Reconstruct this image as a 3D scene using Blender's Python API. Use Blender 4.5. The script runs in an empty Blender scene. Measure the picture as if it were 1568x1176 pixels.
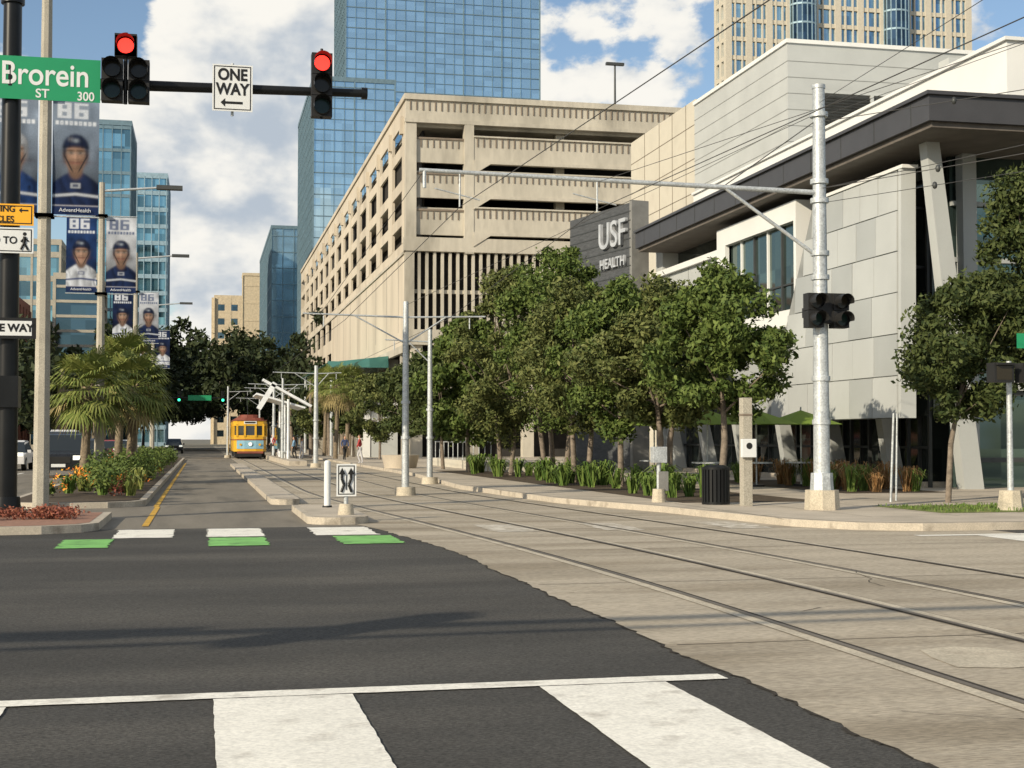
import bpy, math, random
import numpy as np
from mathutils import Vector, Matrix
random.seed(7)
SC=bpy.context.scene
def U(a,b): return a+(b-a)*random.random()
# ------------------------------------------------------------ materials
def _nt(name):
    m=bpy.data.materials.new(name); m.use_nodes=True
    nt=m.node_tree; return m,nt,nt.nodes['Principled BSDF']
def mat(name,col,rough=.7,metal=0,var=.15,scale=2.0,bump=0,bscale=30,stretch=(1,1,1),spec=.3,fine=.08,fscale=40,stain=None,stainscale=.4,sl=(.55,.7)):
    m,nt,p=_nt(name); N=nt.nodes; L=nt.links
    tc=N.new('ShaderNodeTexCoord'); mp=N.new('ShaderNodeMapping'); mp.inputs['Scale'].default_value=stretch
    L.new(tc.outputs['Object'],mp.inputs[0])
    def noise(s,d=4):
        n=N.new('ShaderNodeTexNoise'); n.inputs['Scale'].default_value=s; n.inputs['Detail'].default_value=d; L.new(mp.outputs[0],n.inputs['Vector']); return n
    def mr(o,a,b,lo=.3,hi=.7):
        r=N.new('ShaderNodeMapRange'); r.inputs[1].default_value=lo; r.inputs[2].default_value=hi; r.inputs[3].default_value=a; r.inputs[4].default_value=b; L.new(o,r.inputs[0]); return r.outputs[0]
    a=mr(noise(scale).outputs['Fac'],1-var,1+var); b=mr(noise(fscale,2).outputs['Fac'],1-fine,1+fine)
    mu=N.new('ShaderNodeMath'); mu.operation='MULTIPLY'; L.new(a,mu.inputs[0]); L.new(b,mu.inputs[1])
    vm=N.new('ShaderNodeVectorMath'); vm.operation='SCALE'; L.new(mu.outputs[0],vm.inputs['Scale'])
    if stain:
        mx=N.new('ShaderNodeMix'); mx.data_type='RGBA'; mx.inputs[6].default_value=(*col,1); mx.inputs[7].default_value=(*stain,1)
        L.new(mr(noise(stainscale,6).outputs['Fac'],0,1,*sl),mx.inputs[0]); L.new(mx.outputs[2],vm.inputs[0])
    else: vm.inputs[0].default_value=col
    L.new(vm.outputs[0],p.inputs['Base Color'])
    p.inputs['Roughness'].default_value=rough; p.inputs['Metallic'].default_value=metal; p.inputs['Specular IOR Level'].default_value=spec
    if bump:
        bn=N.new('ShaderNodeBump'); bn.inputs['Strength'].default_value=bump; bn.inputs['Distance'].default_value=.02
        L.new(noise(bscale,2).outputs['Fac'],bn.inputs['Height']); L.new(bn.outputs[0],p.inputs['Normal'])
    return m
def glass(name,col,metal=.9,rough=.05,pane=(1.8,1.8,1.8),jit=.03,cv=.25,off=.3):
    m,nt,p=_nt(name); N=nt.nodes; L=nt.links
    tc=N.new('ShaderNodeTexCoord'); ad=N.new('ShaderNodeVectorMath'); ad.inputs[1].default_value=(off,off,off)
    L.new(tc.outputs['Object'],ad.inputs[0])
    sn=N.new('ShaderNodeVectorMath'); sn.operation='SNAP'; sn.inputs[1].default_value=pane; L.new(ad.outputs[0],sn.inputs[0])
    wn=N.new('ShaderNodeTexWhiteNoise'); L.new(sn.outputs[0],wn.inputs['Vector'])
    sb=N.new('ShaderNodeVectorMath'); sb.operation='SUBTRACT'; sb.inputs[1].default_value=(.5,.5,.5); L.new(wn.outputs['Color'],sb.inputs[0])
    sc=N.new('ShaderNodeVectorMath'); sc.operation='SCALE'; sc.inputs['Scale'].default_value=jit; L.new(sb.outputs[0],sc.inputs[0])
    g=N.new('ShaderNodeNewGeometry'); a2=N.new('ShaderNodeVectorMath'); L.new(g.outputs['Normal'],a2.inputs[0]); L.new(sc.outputs[0],a2.inputs[1])
    nm=N.new('ShaderNodeVectorMath'); nm.operation='NORMALIZE'; L.new(a2.outputs[0],nm.inputs[0]); L.new(nm.outputs[0],p.inputs['Normal'])
    r=N.new('ShaderNodeMapRange'); r.inputs[3].default_value=1-cv; r.inputs[4].default_value=1+cv*.6; L.new(wn.outputs['Value'],r.inputs[0])
    vm=N.new('ShaderNodeVectorMath'); vm.operation='SCALE'; vm.inputs[0].default_value=col; L.new(r.outputs[0],vm.inputs['Scale']); L.new(vm.outputs[0],p.inputs['Base Color'])
    p.inputs['Metallic'].default_value=metal; p.inputs['Roughness'].default_value=rough
    return m
def emis(name,col,s):
    m,nt,p=_nt(name); p.inputs['Base Color'].default_value=(*col,1); p.inputs['Emission Color'].default_value=(*col,1); p.inputs['Emission Strength'].default_value=s; return m
def leafmat(name,c1,c2,trans=0):
    m,nt,p=_nt(name); N=nt.nodes; L=nt.links
    g=N.new('ShaderNodeNewGeometry'); mx=N.new('ShaderNodeMix'); mx.data_type='RGBA'; mx.inputs[6].default_value=(*c1,1); mx.inputs[7].default_value=(*c2,1)
    L.new(g.outputs['Random Per Island'],mx.inputs[0]); L.new(mx.outputs[2],p.inputs['Base Color']); p.inputs['Roughness'].default_value=.6; p.inputs['Specular IOR Level'].default_value=.15
    if trans:
        t=N.new('ShaderNodeBsdfTranslucent'); L.new(mx.outputs[2],t.inputs[0]); ms=N.new('ShaderNodeMixShader'); ms.inputs[0].default_value=trans
        L.new(p.outputs[0],ms.inputs[1]); L.new(t.outputs[0],ms.inputs[2]); L.new(ms.outputs[0],N['Material Output'].inputs[0])
    return m

M={}
M['asph']=mat('dark_asphalt',(.066,.064,.059),.9,var=.16,scale=.5,fine=.6,fscale=75,bump=.6,bscale=120,stain=(.10,.094,.083),stainscale=.3,stretch=(.5,1.6,1),sl=(.48,.7))
M['asph2']=mat('worn_asphalt',(.20,.18,.145),.9,var=.15,scale=.8,fine=.2,fscale=50,bump=.3,bscale=100,stain=(.12,.11,.09),stainscale=.5,stretch=(2,.3,1))
M['trackc']=mat('trackway_concrete',(.41,.36,.28),.85,var=.14,scale=.6,fine=.3,fscale=40,bump=.35,bscale=60,stretch=(.35,1.8,1),stain=(.25,.21,.15),stainscale=.45,sl=(.47,.70))
M['walk']=mat('sidewalk_concrete',(.47,.415,.335),.85,var=.12,scale=1,fine=.12,stain=(.32,.285,.23))
M['kerb']=mat('kerb_concrete',(.47,.42,.34),.85,var=.15,scale=2,fine=.15,stain=(.22,.19,.15),stainscale=2)
M['ground']=mat('ground_soil',(.16,.15,.12),.95,var=.2,scale=.1)
M['white']=mat('road_paint_white',(.80,.78,.70),.75,var=.06,scale=2,fine=.14,stain=(.48,.45,.39),stainscale=3.5,sl=(.56,.76))
M['wornw']=mat('road_paint_worn',(.60,.56,.48),.8,stain=(.38,.34,.27),stainscale=4,sl=(.45,.55))
M['green']=mat('road_paint_green',(.2,.48,.13),.7,stain=(.11,.25,.08),stainscale=3)
M['yellow']=mat('road_paint_yellow',(.58,.34,.04),.7,stain=(.27,.19,.09),stainscale=4)
M['rail']=mat('rail_steel',(.20,.17,.14),.45,.5)
M['groove']=mat('rail_groove',(.04,.034,.027),.95)
M['joint']=mat('slab_joint',(.18,.155,.12),.95)
M['lightc']=mat('light_concrete_patch',(.48,.43,.335),.85,fine=.2,stain=(.38,.33,.255),stainscale=3)
M['garc']=mat('garage_concrete',(.47,.44,.37),.9,var=.10,scale=.25,fine=.08,fscale=3,stain=(.32,.30,.25),stainscale=.3,stretch=(1,1,.3),sl=(.5,.68))
M['garw']=mat('garage_wall',(.53,.475,.385),.9,var=.08,scale=.3,stain=(.41,.365,.295),stainscale=.2,stretch=(1,1,.3),sl=(.5,.68))
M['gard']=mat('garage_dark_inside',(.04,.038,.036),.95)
M['garb']=mat('garage_brown_rail',(.20,.165,.13),.8)
M['whitew']=mat('white_panel',(.72,.73,.71),.5,var=.05,scale=.5,fine=.02)
M['greyw']=mat('pale_grey_panel',(.44,.46,.45),.5,var=.07,scale=.5,fine=.03)
M['greyw2']=mat('mid_grey_panel',(.36,.38,.375),.45,var=.07,scale=.5,fine=.03)
M['tanw']=mat('tan_block_wall',(.53,.50,.42),.85,var=.08,scale=.5,stain=(.45,.42,.35),stainscale=.5)
M['fascia']=mat('dark_metal_fascia',(.075,.075,.08),.45,.3,var=.06)
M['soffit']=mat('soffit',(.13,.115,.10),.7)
M['louv']=mat('louvre_grey',(.20,.20,.19),.6)
M['pline']=mat('panel_joint',(.25,.26,.25),.6)
M['darkbrick']=mat('dark_slate',(.07,.075,.08),.7,var=.25,scale=3,stretch=(1,1,5))
M['letter']=mat('sign_letter_metal',(.50,.52,.54),.4,.3)
M['cglass']=glass('building_glass',(.12,.175,.165),.75,.04,(1.4,1.4,1.6),.03,.4)
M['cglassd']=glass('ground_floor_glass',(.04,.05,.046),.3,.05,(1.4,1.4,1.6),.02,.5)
M['mull']=mat('mullion_dark',(.07,.075,.075),.5,.4)
M['tglass']=glass('tower_glass',(.40,.58,.70),.74,.06,(1.87,1.87,1.95),.007,.12)
M['tglass2']=glass('stone_tower_glass',(.20,.36,.52),.8,.05,(2.6,2.6,4.1),.01,.3)
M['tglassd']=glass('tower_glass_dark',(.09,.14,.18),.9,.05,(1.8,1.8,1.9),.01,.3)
M['tframe']=mat('tower_frame',(.15,.23,.28),.5,.3)
M['tframel']=mat('tower_frame_light',(.30,.42,.49),.4,.3)
M['tealg']=glass('teal_glass',(.22,.38,.43),.8,.05,(2,2,2),.01,.5)
M['cream']=mat('cream_stone',(.54,.50,.41),.8,var=.06)
M['cream2']=mat('cream_building_wall',(.52,.44,.31),.8)
M['brick']=mat('red_brick',(.24,.11,.08),.85)
M['galv']=mat('galvanised_steel',(.48,.51,.52),.45,.35,var=.14,scale=4,fine=.22,fscale=25)
M['concpole']=mat('concrete_pole',(.38,.355,.295),.85,var=.1,fine=.3,fscale=60)
M['black']=mat('black_painted_metal',(.012,.013,.014),.35,.2,var=.2)
M['blackp']=mat('black_plastic',(.02,.02,.02),.5)
M['signw']=mat('sign_white',(.68,.70,.70),.4,var=.03,fine=.02)
M['signg']=mat('sign_green',(.02,.27,.12),.4,var=.04,fine=.02)
M['signo']=mat('sign_orange',(.85,.42,.03),.4,var=.04,fine=.02)
M['signb']=mat('sign_black',(.015,.015,.015),.4)
M['redl']=emis('red_signal_light',(1,.03,.02),3.2)
M['greenl']=emis('green_signal_light',(.05,1,.5),2.5)
M['lensd']=mat('unlit_lens',(.03,.025,.015),.15)
M['lensg']=mat('unlit_green_lens',(.01,.03,.025),.15)
M['navy']=mat('banner_navy',(.012,.03,.10),.6)
M['bwhite']=mat('banner_white',(.62,.65,.69),.6,var=.06)
m_,nt_,p_=_nt('printed_banner'); at=nt_.nodes.new('ShaderNodeVertexColor'); at.layer_name='Col'; nt_.links.new(at.outputs[0],p_.inputs['Base Color']); p_.inputs['Roughness'].default_value=.7; p_.inputs['Specular IOR Level'].default_value=.1; M['print']=m_
M['skin']=mat('skin',(.5,.3,.21),.6); M['hair']=mat('hair',(.05,.03,.02),.8)
M['bark']=mat('bark',(.20,.165,.13),.95,var=.3,scale=8,bump=.8,bscale=20)
M['pbark']=mat('palm_bark',(.2,.16,.11),.95,var=.35,scale=10,bump=1,bscale=15)
M['leaf']=leafmat('oak_leaves',(.045,.078,.018),(.135,.178,.046))
M['leaf2']=leafmat('olive_leaves',(.060,.082,.026),(.16,.175,.058))
M['leafd']=leafmat('dark_leaves',(.033,.052,.017),(.085,.104,.033))
M['leaff']=leafmat('distant_leaves',(.018,.030,.014),(.045,.058,.024))
M['palm']=leafmat('palm_leaf',(.10,.14,.032),(.25,.27,.08)); M['palmo']=leafmat('old_palm_leaf',(.25,.2,.09),(.36,.3,.14))
M['strap']=leafmat('strap_leaf',(.07,.13,.028),(.17,.235,.055)); M['rust']=leafmat('rust_grass',(.25,.13,.05),(.35,.22,.1))
M['redleaf']=leafmat('red_leaf',(.20,.06,.045),(.30,.12,.07)); M['flower']=leafmat('flowers',(.65,.14,.03),(.75,.45,.05))
M['grass']=mat('lawn',(.15,.18,.05),.95,var=.3,scale=3,fine=.4,fscale=60,stain=(.27,.24,.10),stainscale=1)
M['mulch']=mat('mulch',(.08,.06,.04),.95,var=.3,scale=5,fine=.4)
M['paver']=mat('brick_paver',(.3,.17,.12),.9,var=.2,scale=8)
M['tyel']=mat('tram_yellow',(.66,.38,.035),.4,var=.05); M['tblu']=mat('tram_blue',(.25,.46,.58),.4,var=.05); M['tred']=mat('tram_red_roof',(.22,.07,.05),.6)
M['carglass']=glass('car_glass',(.05,.06,.065),.4,.04,(9,9,9),0,0)
M['tyre']=mat('tyre',(.015,.015,.015),.85)
M['cardark']=mat('car_paint_dark',(.02,.022,.026),.25,.4,spec=.6); M['carwhite']=mat('car_paint_white',(.6,.6,.6),.3); M['carred']=mat('car_paint_red',(.3,.03,.02),.3)
M['lamp']=emis('head_lamp',(.9,.9,.8),.8)
M['umb']=leafmat('umbrella_green',(.2,.3,.05),(.22,.33,.06),.3)
M['awn']=glass('awning_teal_glass',(.10,.28,.25),.4,.1,(2,2,2),.02,.2)
M['canopy']=mat('canopy_white',(.7,.73,.75),.4)
M['wire']=mat('wire',(.06,.06,.06),.6)
for i,c in enumerate([(.5,.5,.52),(.05,.07,.15),(.35,.05,.05),(.03,.03,.03),(.2,.35,.5),(.12,.1,.08)]): M['cl%d'%i]=mat('cloth_%d'%i,c,.85)

# ------------------------------------------------------------ mesh builder
class B:
    def __init__(s): s.v=[]; s.f=[]; s.mi=[]; s.sm=[]; s.ms=[]
    def m(s,k):
        if k not in s.ms: s.ms.append(k)
        return s.ms.index(k)
    def add(s,vs,fs,k,smooth=False):
        o=len(s.v); s.v+= [tuple(v) for v in vs]; i=s.m(k)
        for f in fs: s.f.append([o+a for a in f]); s.mi.append(i); s.sm.append(smooth)
    def box(s,x0,x1,y0,y1,z0,z1,k):
        s.add([(x0,y0,z0),(x1,y0,z0),(x1,y1,z0),(x0,y1,z0),(x0,y0,z1),(x1,y0,z1),(x1,y1,z1),(x0,y1,z1)],
          [(0,3,2,1),(4,5,6,7),(0,1,5,4),(1,2,6,5),(2,3,7,6),(3,0,4,7)],k)
    def obox(s,c,sz,k,rz=0,rx=0,ry=0):
        R=Matrix.Rotation(rz,3,'Z')@Matrix.Rotation(ry,3,'Y')@Matrix.Rotation(rx,3,'X'); a,b,d=[q/2 for q in sz]; C=Vector(c)
        vs=[C+R@Vector(q) for q in [(-a,-b,-d),(a,-b,-d),(a,b,-d),(-a,b,-d),(-a,-b,d),(a,-b,d),(a,b,d),(-a,b,d)]]
        s.add(vs,[(0,3,2,1),(4,5,6,7),(0,1,5,4),(1,2,6,5),(2,3,7,6),(3,0,4,7)],k)
    def hexa(s,bot,top,k):
        s.add(list(bot)+list(top),[(0,3,2,1),(4,5,6,7),(0,1,5,4),(1,2,6,5),(2,3,7,6),(3,0,4,7)],k)
    def cyl(s,p0,p1,r0,r1,k,n=12,cap=True,smooth=True):
        p0=Vector(p0);p1=Vector(p1); d=(p1-p0).normalized(); a=d.orthogonal().normalized(); b=d.cross(a)
        vs=[]
        for p,r in((p0,r0),(p1,r1)):
            for i in range(n):
                t=2*math.pi*(i+.5)/n; vs.append(p+a*(math.cos(t)*r)+b*(math.sin(t)*r))
        s.add(vs,[(i,(i+1)%n,n+(i+1)%n,n+i) for i in range(n)],k,smooth)
        if cap: s.add(vs,[tuple(range(n-1,-1,-1)),tuple(range(n,2*n))],k)
    def prism(s,pts,z0,z1,k,kt=None):
        n=len(pts); vs=[(x,y,z0) for x,y in pts]+[(x,y,z1) for x,y in pts]
        s.add(vs,[(i,(i+1)%n,n+(i+1)%n,n+i) for i in range(n)],k); s.add(vs,[tuple(range(n,2*n))],kt or k)
    def poly(s,pts,k): s.add(pts,[tuple(range(len(pts)))],k)
    def disc(s,x,y,z,rx,rz,k,n=20,a0=0,a1=2*math.pi):   # facing -Y
        s.poly([(x+rx*math.cos(a0+(a1-a0)*i/(n if a1-a0>6 else n-1)),y,z+rz*math.sin(a0+(a1-a0)*i/(n if a1-a0>6 else n-1))) for i in range(n)],k)
    def sph(s,c,r,k,n=10,m=7):
        vs=[];fs=[]
        for j in range(m+1):
            for i in range(n):
                t=math.pi*j/m;q=2*math.pi*i/n; vs.append((c[0]+r[0]*math.sin(t)*math.cos(q),c[1]+r[1]*math.sin(t)*math.sin(q),c[2]+r[2]*math.cos(t)))
        for j in range(m):
            for i in range(n): fs.append((j*n+i,(j+1)*n+i,(j+1)*n+(i+1)%n,j*n+(i+1)%n))
        s.add(vs,fs,k,True)
    def obj(s,name,parent=None,bevel=0):
        me=bpy.data.meshes.new(name); me.from_pydata(s.v,[],s.f)
        for k in s.ms: me.materials.append(M[k])
        me.polygons.foreach_set('material_index',s.mi); me.polygons.foreach_set('use_smooth',s.sm); me.update()
        o=bpy.data.objects.new(name,me); SC.collection.objects.link(o); o.parent=parent
        if bevel:
            b=o.modifiers.new('bev','BEVEL'); b.width=bevel; b.segments=2; b.limit_method='ANGLE'
        return o
def empty(name):
    o=bpy.data.objects.new(name,None); SC.collection.objects.link(o); return o
def text(parent,name,s,loc,size,k,rot=(math.pi/2,0,0),align='CENTER',ext=.002,sx=1,bold=0):
    c=bpy.data.curves.new(name,'FONT'); c.body=s; c.size=size; c.align_x=align; c.align_y='CENTER'; c.extrude=ext; c.offset=bold; c.materials.append(M[k])
    o=bpy.data.objects.new(name,c); SC.collection.objects.link(o); o.location=loc; o.rotation_euler=rot; o.scale=(sx,1,1); o.parent=parent; return o
def npmesh(name,V,F,k,parent=None):
    me=bpy.data.meshes.new(name); n=len(V); q=len(F); me.vertices.add(n); me.vertices.foreach_set('co',V.astype(np.float32).ravel())
    me.loops.add(q*4); me.loops.foreach_set('vertex_index',F.astype(np.int32).ravel()); me.polygons.add(q)
    me.polygons.foreach_set('loop_start',np.arange(0,q*4,4,dtype=np.int32)); me.polygons.foreach_set('loop_total',np.full(q,4,dtype=np.int32))
    me.update(calc_edges=True); me.validate(); me.materials.append(M[k]); o=bpy.data.objects.new(name,me); SC.collection.objects.link(o); o.parent=parent; return o
def leaves(name,cent,rad,per,size,k,seed,parent=None,shell=.55):
    R=np.random.RandomState(seed); C=np.repeat(np.array(cent),per,0); Q=np.repeat(np.array(rad),per,0); n=len(C)
    d=R.normal(size=(n,3)); d/=np.linalg.norm(d,axis=1)[:,None]; r=(shell+(1-shell)*R.rand(n)**.7)*(1+.24*R.normal(size=n)*.6)
    P=C+d*r[:,None]*Q
    nr=R.normal(size=(n,3))+d*.8; nr/=np.linalg.norm(nr,axis=1)[:,None]
    t=np.cross(nr,R.normal(size=(n,3))); t/=np.linalg.norm(t,axis=1)[:,None]; b=np.cross(nr,t)
    s=size*(.6+.8*R.rand(n))[:,None]
    V=np.stack([P-t*s,P-b*s*.45,P+t*s,P+b*s*.45],1).reshape(-1,3); F=np.arange(n*4).reshape(-1,4)
    return npmesh(name,V,F,k,parent)

# ------------------------------------------------------------ trees
def tree(name,x,y,h,cr,base,seed,k='leaf',lean=0,per=330,nc=46,ls=.085,tr=.11,fork=2):
    R=random.Random(seed); e=empty(name); T=B()
    cz=(h+base)/2; rz=(h-base)/2; cen=[];rad=[]
    while len(cen)<nc:
        a=R.uniform(0,6.283); q=R.random()**.42; zz=R.uniform(-1,1); w=math.sqrt(max(0,1-abs(zz)**2.4))
        if zz>0: w*=1-.25*zz
        lob=1+.2*math.sin(3*a+seed)+.14*math.sin(5*a+zz*4+seed*2)
        cx=x+lean+math.cos(a)*q*w*cr*.86*lob; cy=y+math.sin(a)*q*w*cr*.86*lob; c=(cx,cy,cz+zz*rz*.86+.12*rz*math.sin(a*2+seed))
        s=cr*R.uniform(.12,.28); cen.append(c); rad.append((s,s,s*R.uniform(.6,.95)))
    nt=fork
    for j in range(nt):
        px,py=x+(j-(nt-1)/2)*.35,y+R.uniform(-.2,.2); p=Vector((px,py,.1)); top=Vector((x+lean*.5+(j-(nt-1)/2)*cr*.35,y+R.uniform(-.3,.3),base+rz*.7))
        mid=p.lerp(top,.45)+Vector((R.uniform(-.15,.15),R.uniform(-.1,.1),0))
        T.cyl(p-Vector((0,0,.2)),mid,tr*1.2,tr,'bark',8,False); T.cyl(mid,top,tr,tr*.55,'bark',8,False)
        for c in R.sample(cen,min(11,nc)):
            s=mid.lerp(top,R.uniform(.3,1)); T.cyl(s,c,tr*.4,tr*.12,'bark',5,False)
    T.obj('trunk_and_limbs',e)
    leaves('crown',cen,rad,per,ls,k,seed,e,.3)
    return e
specs=[ # x,y,h,cr,base,k
 (12.9,33.8,5.9,1.95,2.0,'leaf'),(12.6,37.4,6.0,2.15,1.9,'leaf2'),(12.5,41.3,6.4,2.25,1.8,'leaf'),(12.3,45.2,6.9,2.3,1.9,'leaf2'),
 (12.6,49.8,8.9,2.55,1.7,'leaf'),(11.9,55.0,8.5,2.9,1.6,'leaf2'),(11.4,60.5,7.0,2.6,1.5,'leaf'),(11.4,67,6.0,2.4,1.6,'leafd'),(11.9,75,6.2,2.4,1.6,'leafd'),
 (12.2,86,6.3,2.5,1.6,'leafd'),(12.4,100,6.2,2.7,1.7,'leaf2'),(12.0,114,6.2,2.6,1.8,'leafd'),(11.2,130,6.4,2.8,2,'leaf2')]
for i,(x,y,h,c,b,k) in enumerate(specs):
    tree('street_tree',x,y,h,c,b,11+i,k,per=330 if y<62 else 220,ls=.082 if y<60 else .13,nc=84 if y<62 else 60,fork=3 if i in(4,) else 2 if i in (1,3,5) else 1,tr=.085)
tree('oak_tree',16.7,29.2,5.4,1.85,2.0,91,'leafd',lean=.55,per=330,nc=76,ls=.07,fork=1,tr=.06)
tree('oak_tree',20.2,30.8,9.2,2.4,2.6,95,'leafd',lean=.3,per=330,nc=95,ls=.08,fork=1,tr=.12)

R=random.Random(5); cen=[];rad=[]
for i in range(420):
    y=R.uniform(185,260); x=R.uniform(-14,19); hh=18-4*abs(math.sin(x*.35+1)); z=R.uniform(5,hh)
    if 2<x<6 and z<6: continue
    s=R.uniform(1.2,2.4); cen.append((x,y,z)); rad.append((s,s,s*.75))
for i in range(240):
    y=R.uniform(95,190); x=R.uniform(-34,-9.5)-y*.02; z=R.uniform(3,6+y*.035); s=R.uniform(1,2); cen.append((x,y,z)); rad.append((s,s,s*.75))
for i in range(60):
    y=R.uniform(140,200); x=R.uniform(10,14.5); z=R.uniform(2.5,9); s=R.uniform(.9,1.6); cen.append((x,y,z)); rad.append((s,s,s*.8))
e=empty('distant_trees'); leaves('foliage',cen,rad,110,.42,'leaff',3,e,.3)
T=B()
for i in range(40):
    y=R.uniform(110,255); x=R.choice([-10,-11.5,9.8,11,12.5]); T.cyl((x,y,0),(x+R.uniform(-.5,.5),y,7),.22,.14,'bark',7)
T.obj('trunks',e)

def palm(x,y,h,seed,cr=1.0):
    R=random.Random(seed); e=empty('palm_tree'); T=B(); T.cyl((x,y,0),(x+.1,y,h*.5),.17,.15,'pbark',10); T.cyl((x+.1,y,h*.5),(x+.15,y,h),.15,.2,'pbark',10)
    for i in range(40):
        a=i*2.4; z=h-1.2+i*.03; T.obox((x+.12+.17*math.cos(a),y+.17*math.sin(a),z),(.06,.1,.3),'pbark',a,0,.4)
    T.obj('trunk',e); F=B()
    for i in range(60):
        az=i*2.399+R.uniform(-.2,.2); el=math.radians(78-135*(i/60)**.9+R.uniform(-8,8)); L=R.uniform(.6,.95)*cr
        d=Vector((math.cos(az)*math.cos(el),math.sin(az)*math.cos(el),math.sin(el))); o=Vector((x+.15,y,h)); tip=o+d*L-Vector((0,0,.1))
        k='palmo' if i>44 and R.random()<.6 else 'palm'
        F.cyl(o,tip,.02,.012,k,4,False); side=d.cross(Vector((0,0,1))); side=side.normalized() if side.length>.05 else Vector((1,0,0)); 
        for j in range(17):
            t=(j-8)/8*1.45; bd=(d*math.cos(t)+side*math.sin(t)).normalized(); bl=cr*R.uniform(.75,1.0)*(1-.25*abs(t)/1.45); w=bd.cross(d.cross(side)).normalized()*.035
            m=tip+bd*bl*.55-Vector((0,0,.05)); en=tip+bd*bl*.9-Vector((0,0,.1+.28*bl*R.uniform(.6,1.3)))
            F.add([tip-w*.3,tip+w*.3,m+w,m-w,en],[(0,1,2,3),(3,2,4)],k)
    F.obj('fronds',e)
palm(-4.0,50.5,3.4,1,1.15); palm(-2.6,53,3.5,2,1.12); palm(-3.3,58,4.5,3,1.3); palm(-3.2,68,3.8,4,1.1)
for i,(x,y) in enumerate([(9.6,104),(11.2,112),(10.3,122)]): palm(x,y,5.6+i*.4,20+i,1.4)

def clump(F,x,y,z,r,n,k,R,w=.02):
    for i in range(n):
        a=R.uniform(0,6.283); l=r*R.uniform(.7,1.2); o=R.uniform(.15,.7); p=Vector((x+R.uniform(-.1,.1),y+R.uniform(-.1,.1),z)); d=Vector((math.cos(a),math.sin(a),0)); s=Vector((-d.y,d.x,0))*w
        m=p+d*l*o*.5+Vector((0,0,l*.75)); en=p+d*l*o*1.2+Vector((0,0,l*(.85-.5*o)))
        F.add([p-s,p+s,m+s,m-s,en],[(0,1,2,3),(3,2,4)],k)
R=random.Random(9)
F=B()
for i in range(46):
    y=R.uniform(31.5,60); x=R.uniform(11.0,13.2); clump(F,x,y,.14,R.uniform(.4,1.0),R.randint(30,60),'strap',R,.025)
F.obj('strap_leaf_plants')
F=B()
for i in range(40): clump(F,R.uniform(17.5,19.6),R.uniform(35.5,45),.14,R.uniform(.6,1.0),60,'rust' if i%3 else 'strap',R,.012)
F.obj('ornamental_grass')
cen=[];rad=[]
for i in range(150):
    y=R.uniform(36,100); x=R.uniform(-4.1,-1.75); s=R.uniform(.28,.6)*(.6 if x<-3.1 and y<60 else 1); cen.append((x,y,.2+s*.5+R.uniform(0,.35)*(.2 if x<-3.1 and y<60 else 1))); rad.append((s,s,s*.8))
e=empty('median_shrubs'); leaves('foliage',cen,rad,260,.06,'leaf',41,e,.3)
cen=[];rad=[]
for i in range(34):
    y=R.uniform(35.5,60); x=R.uniform(-4.1,-1.6); s=R.uniform(.12,.3); cen.append((x,y,.4+R.uniform(0,.35))); rad.append((s,s,s*.7))
leaves('flowers',cen,rad,26,.04,'flower',42,e,.6)
cen=[(R.uniform(-4.1,-1.7),R.uniform(35.5,70),.4) for i in range(14)]; rad=[(.4,.4,.3)]*14
leaves('red_foliage',cen,rad,160,.05,'redleaf',47,e,.3)
F=B()
for i in range(45): clump(F,R.uniform(-4.1,-1.7),R.uniform(36,75),.2,R.uniform(.35,.8),40,R.choice(['strap','palm']),R,.02)
F.obj('spiky_leaves',e)
cen=[(R.uniform(-4.4,-2.4),R.uniform(26.4,28.5),.24) for i in range(26)]; rad=[(.28,.28,.12)]*26
leaves('red_groundcover',cen,rad,160,.035,'redleaf',43,None,.2)

# ------------------------------------------------------------ ground
g=B(); g.box(-2500,2500,-600,4000,-.5,0,'ground'); g.obj('ground')
g=B(); g.poly([(-200,-25,.004),(200,-25,.004),(200,25.8,.004),(-200,25.8,.004)],'asph'); g.obj('cross_street')
g=B(); g.poly([(-12.5,25.8,.004),(12,25.8,.004),(12,300,.004),(-12.5,300,.004)],'asph2'); g.obj('street')
R=random.Random(3); L=[(3.5+R.uniform(-.022,.022)+.02*math.sin(i*.21)+.014*math.sin(i*.9),-12+i*.11) for i in range(330)]
L=[(x if y<20 else x-(y-20)*.09,y) for x,y in L]
def sh(y):
    t=min(1,max(0,(y-12)/33)); return 1.8*t*t*(3-2*t)
g=B(); pts=[(x,y,.008) for x,y in L]+[(2.3,30,.008),(2.3,300,.008),(8.9,300,.008),(8.9,60,.008),(13.5,22,.008),(13.5,-12,.008)]
g.poly(pts[::-1],'trackc')
for a,b in zip(L[:-1],L[1:]):   # ragged worn edge seam
    if R.random()<.8: w=R.uniform(.008,.03); g.poly([(a[0]-w,a[1],.0105),(a[0]+.004,a[1],.0105),(b[0]+.004,b[1],.0105),(b[0]-w,b[1],.0105)],'groove')
g.obj('trackway_pavement')
g=B()
for x0 in (4.85,6.35,7.75,9.25):
    ys=[-10+i*1.5 for i in range(50)]+[70,100,150,230]; inn=1 if x0 in(4.85,7.75) else -1
    for a,b in zip(ys[:-1],ys[1:]):
        xa,xb=x0-sh(a),x0-sh(b)
        for o0,o1,z,k in ((-.03,.03,.016,'rail'),(.03*inn,.075*inn,.013,'groove'),(-.15*inn,-.031*inn,.012,'lightc'),(-.162*inn,-.15*inn,.012,'joint')):
            if o0>o1: o0,o1=o1,o0
            g.poly([(xa+o0,a,z),(xa+o1,a,z),(xb+o1,b,z),(xb+o0,b,z)],k)
g.obj('tram_rails')
g=B()
y=-8
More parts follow.
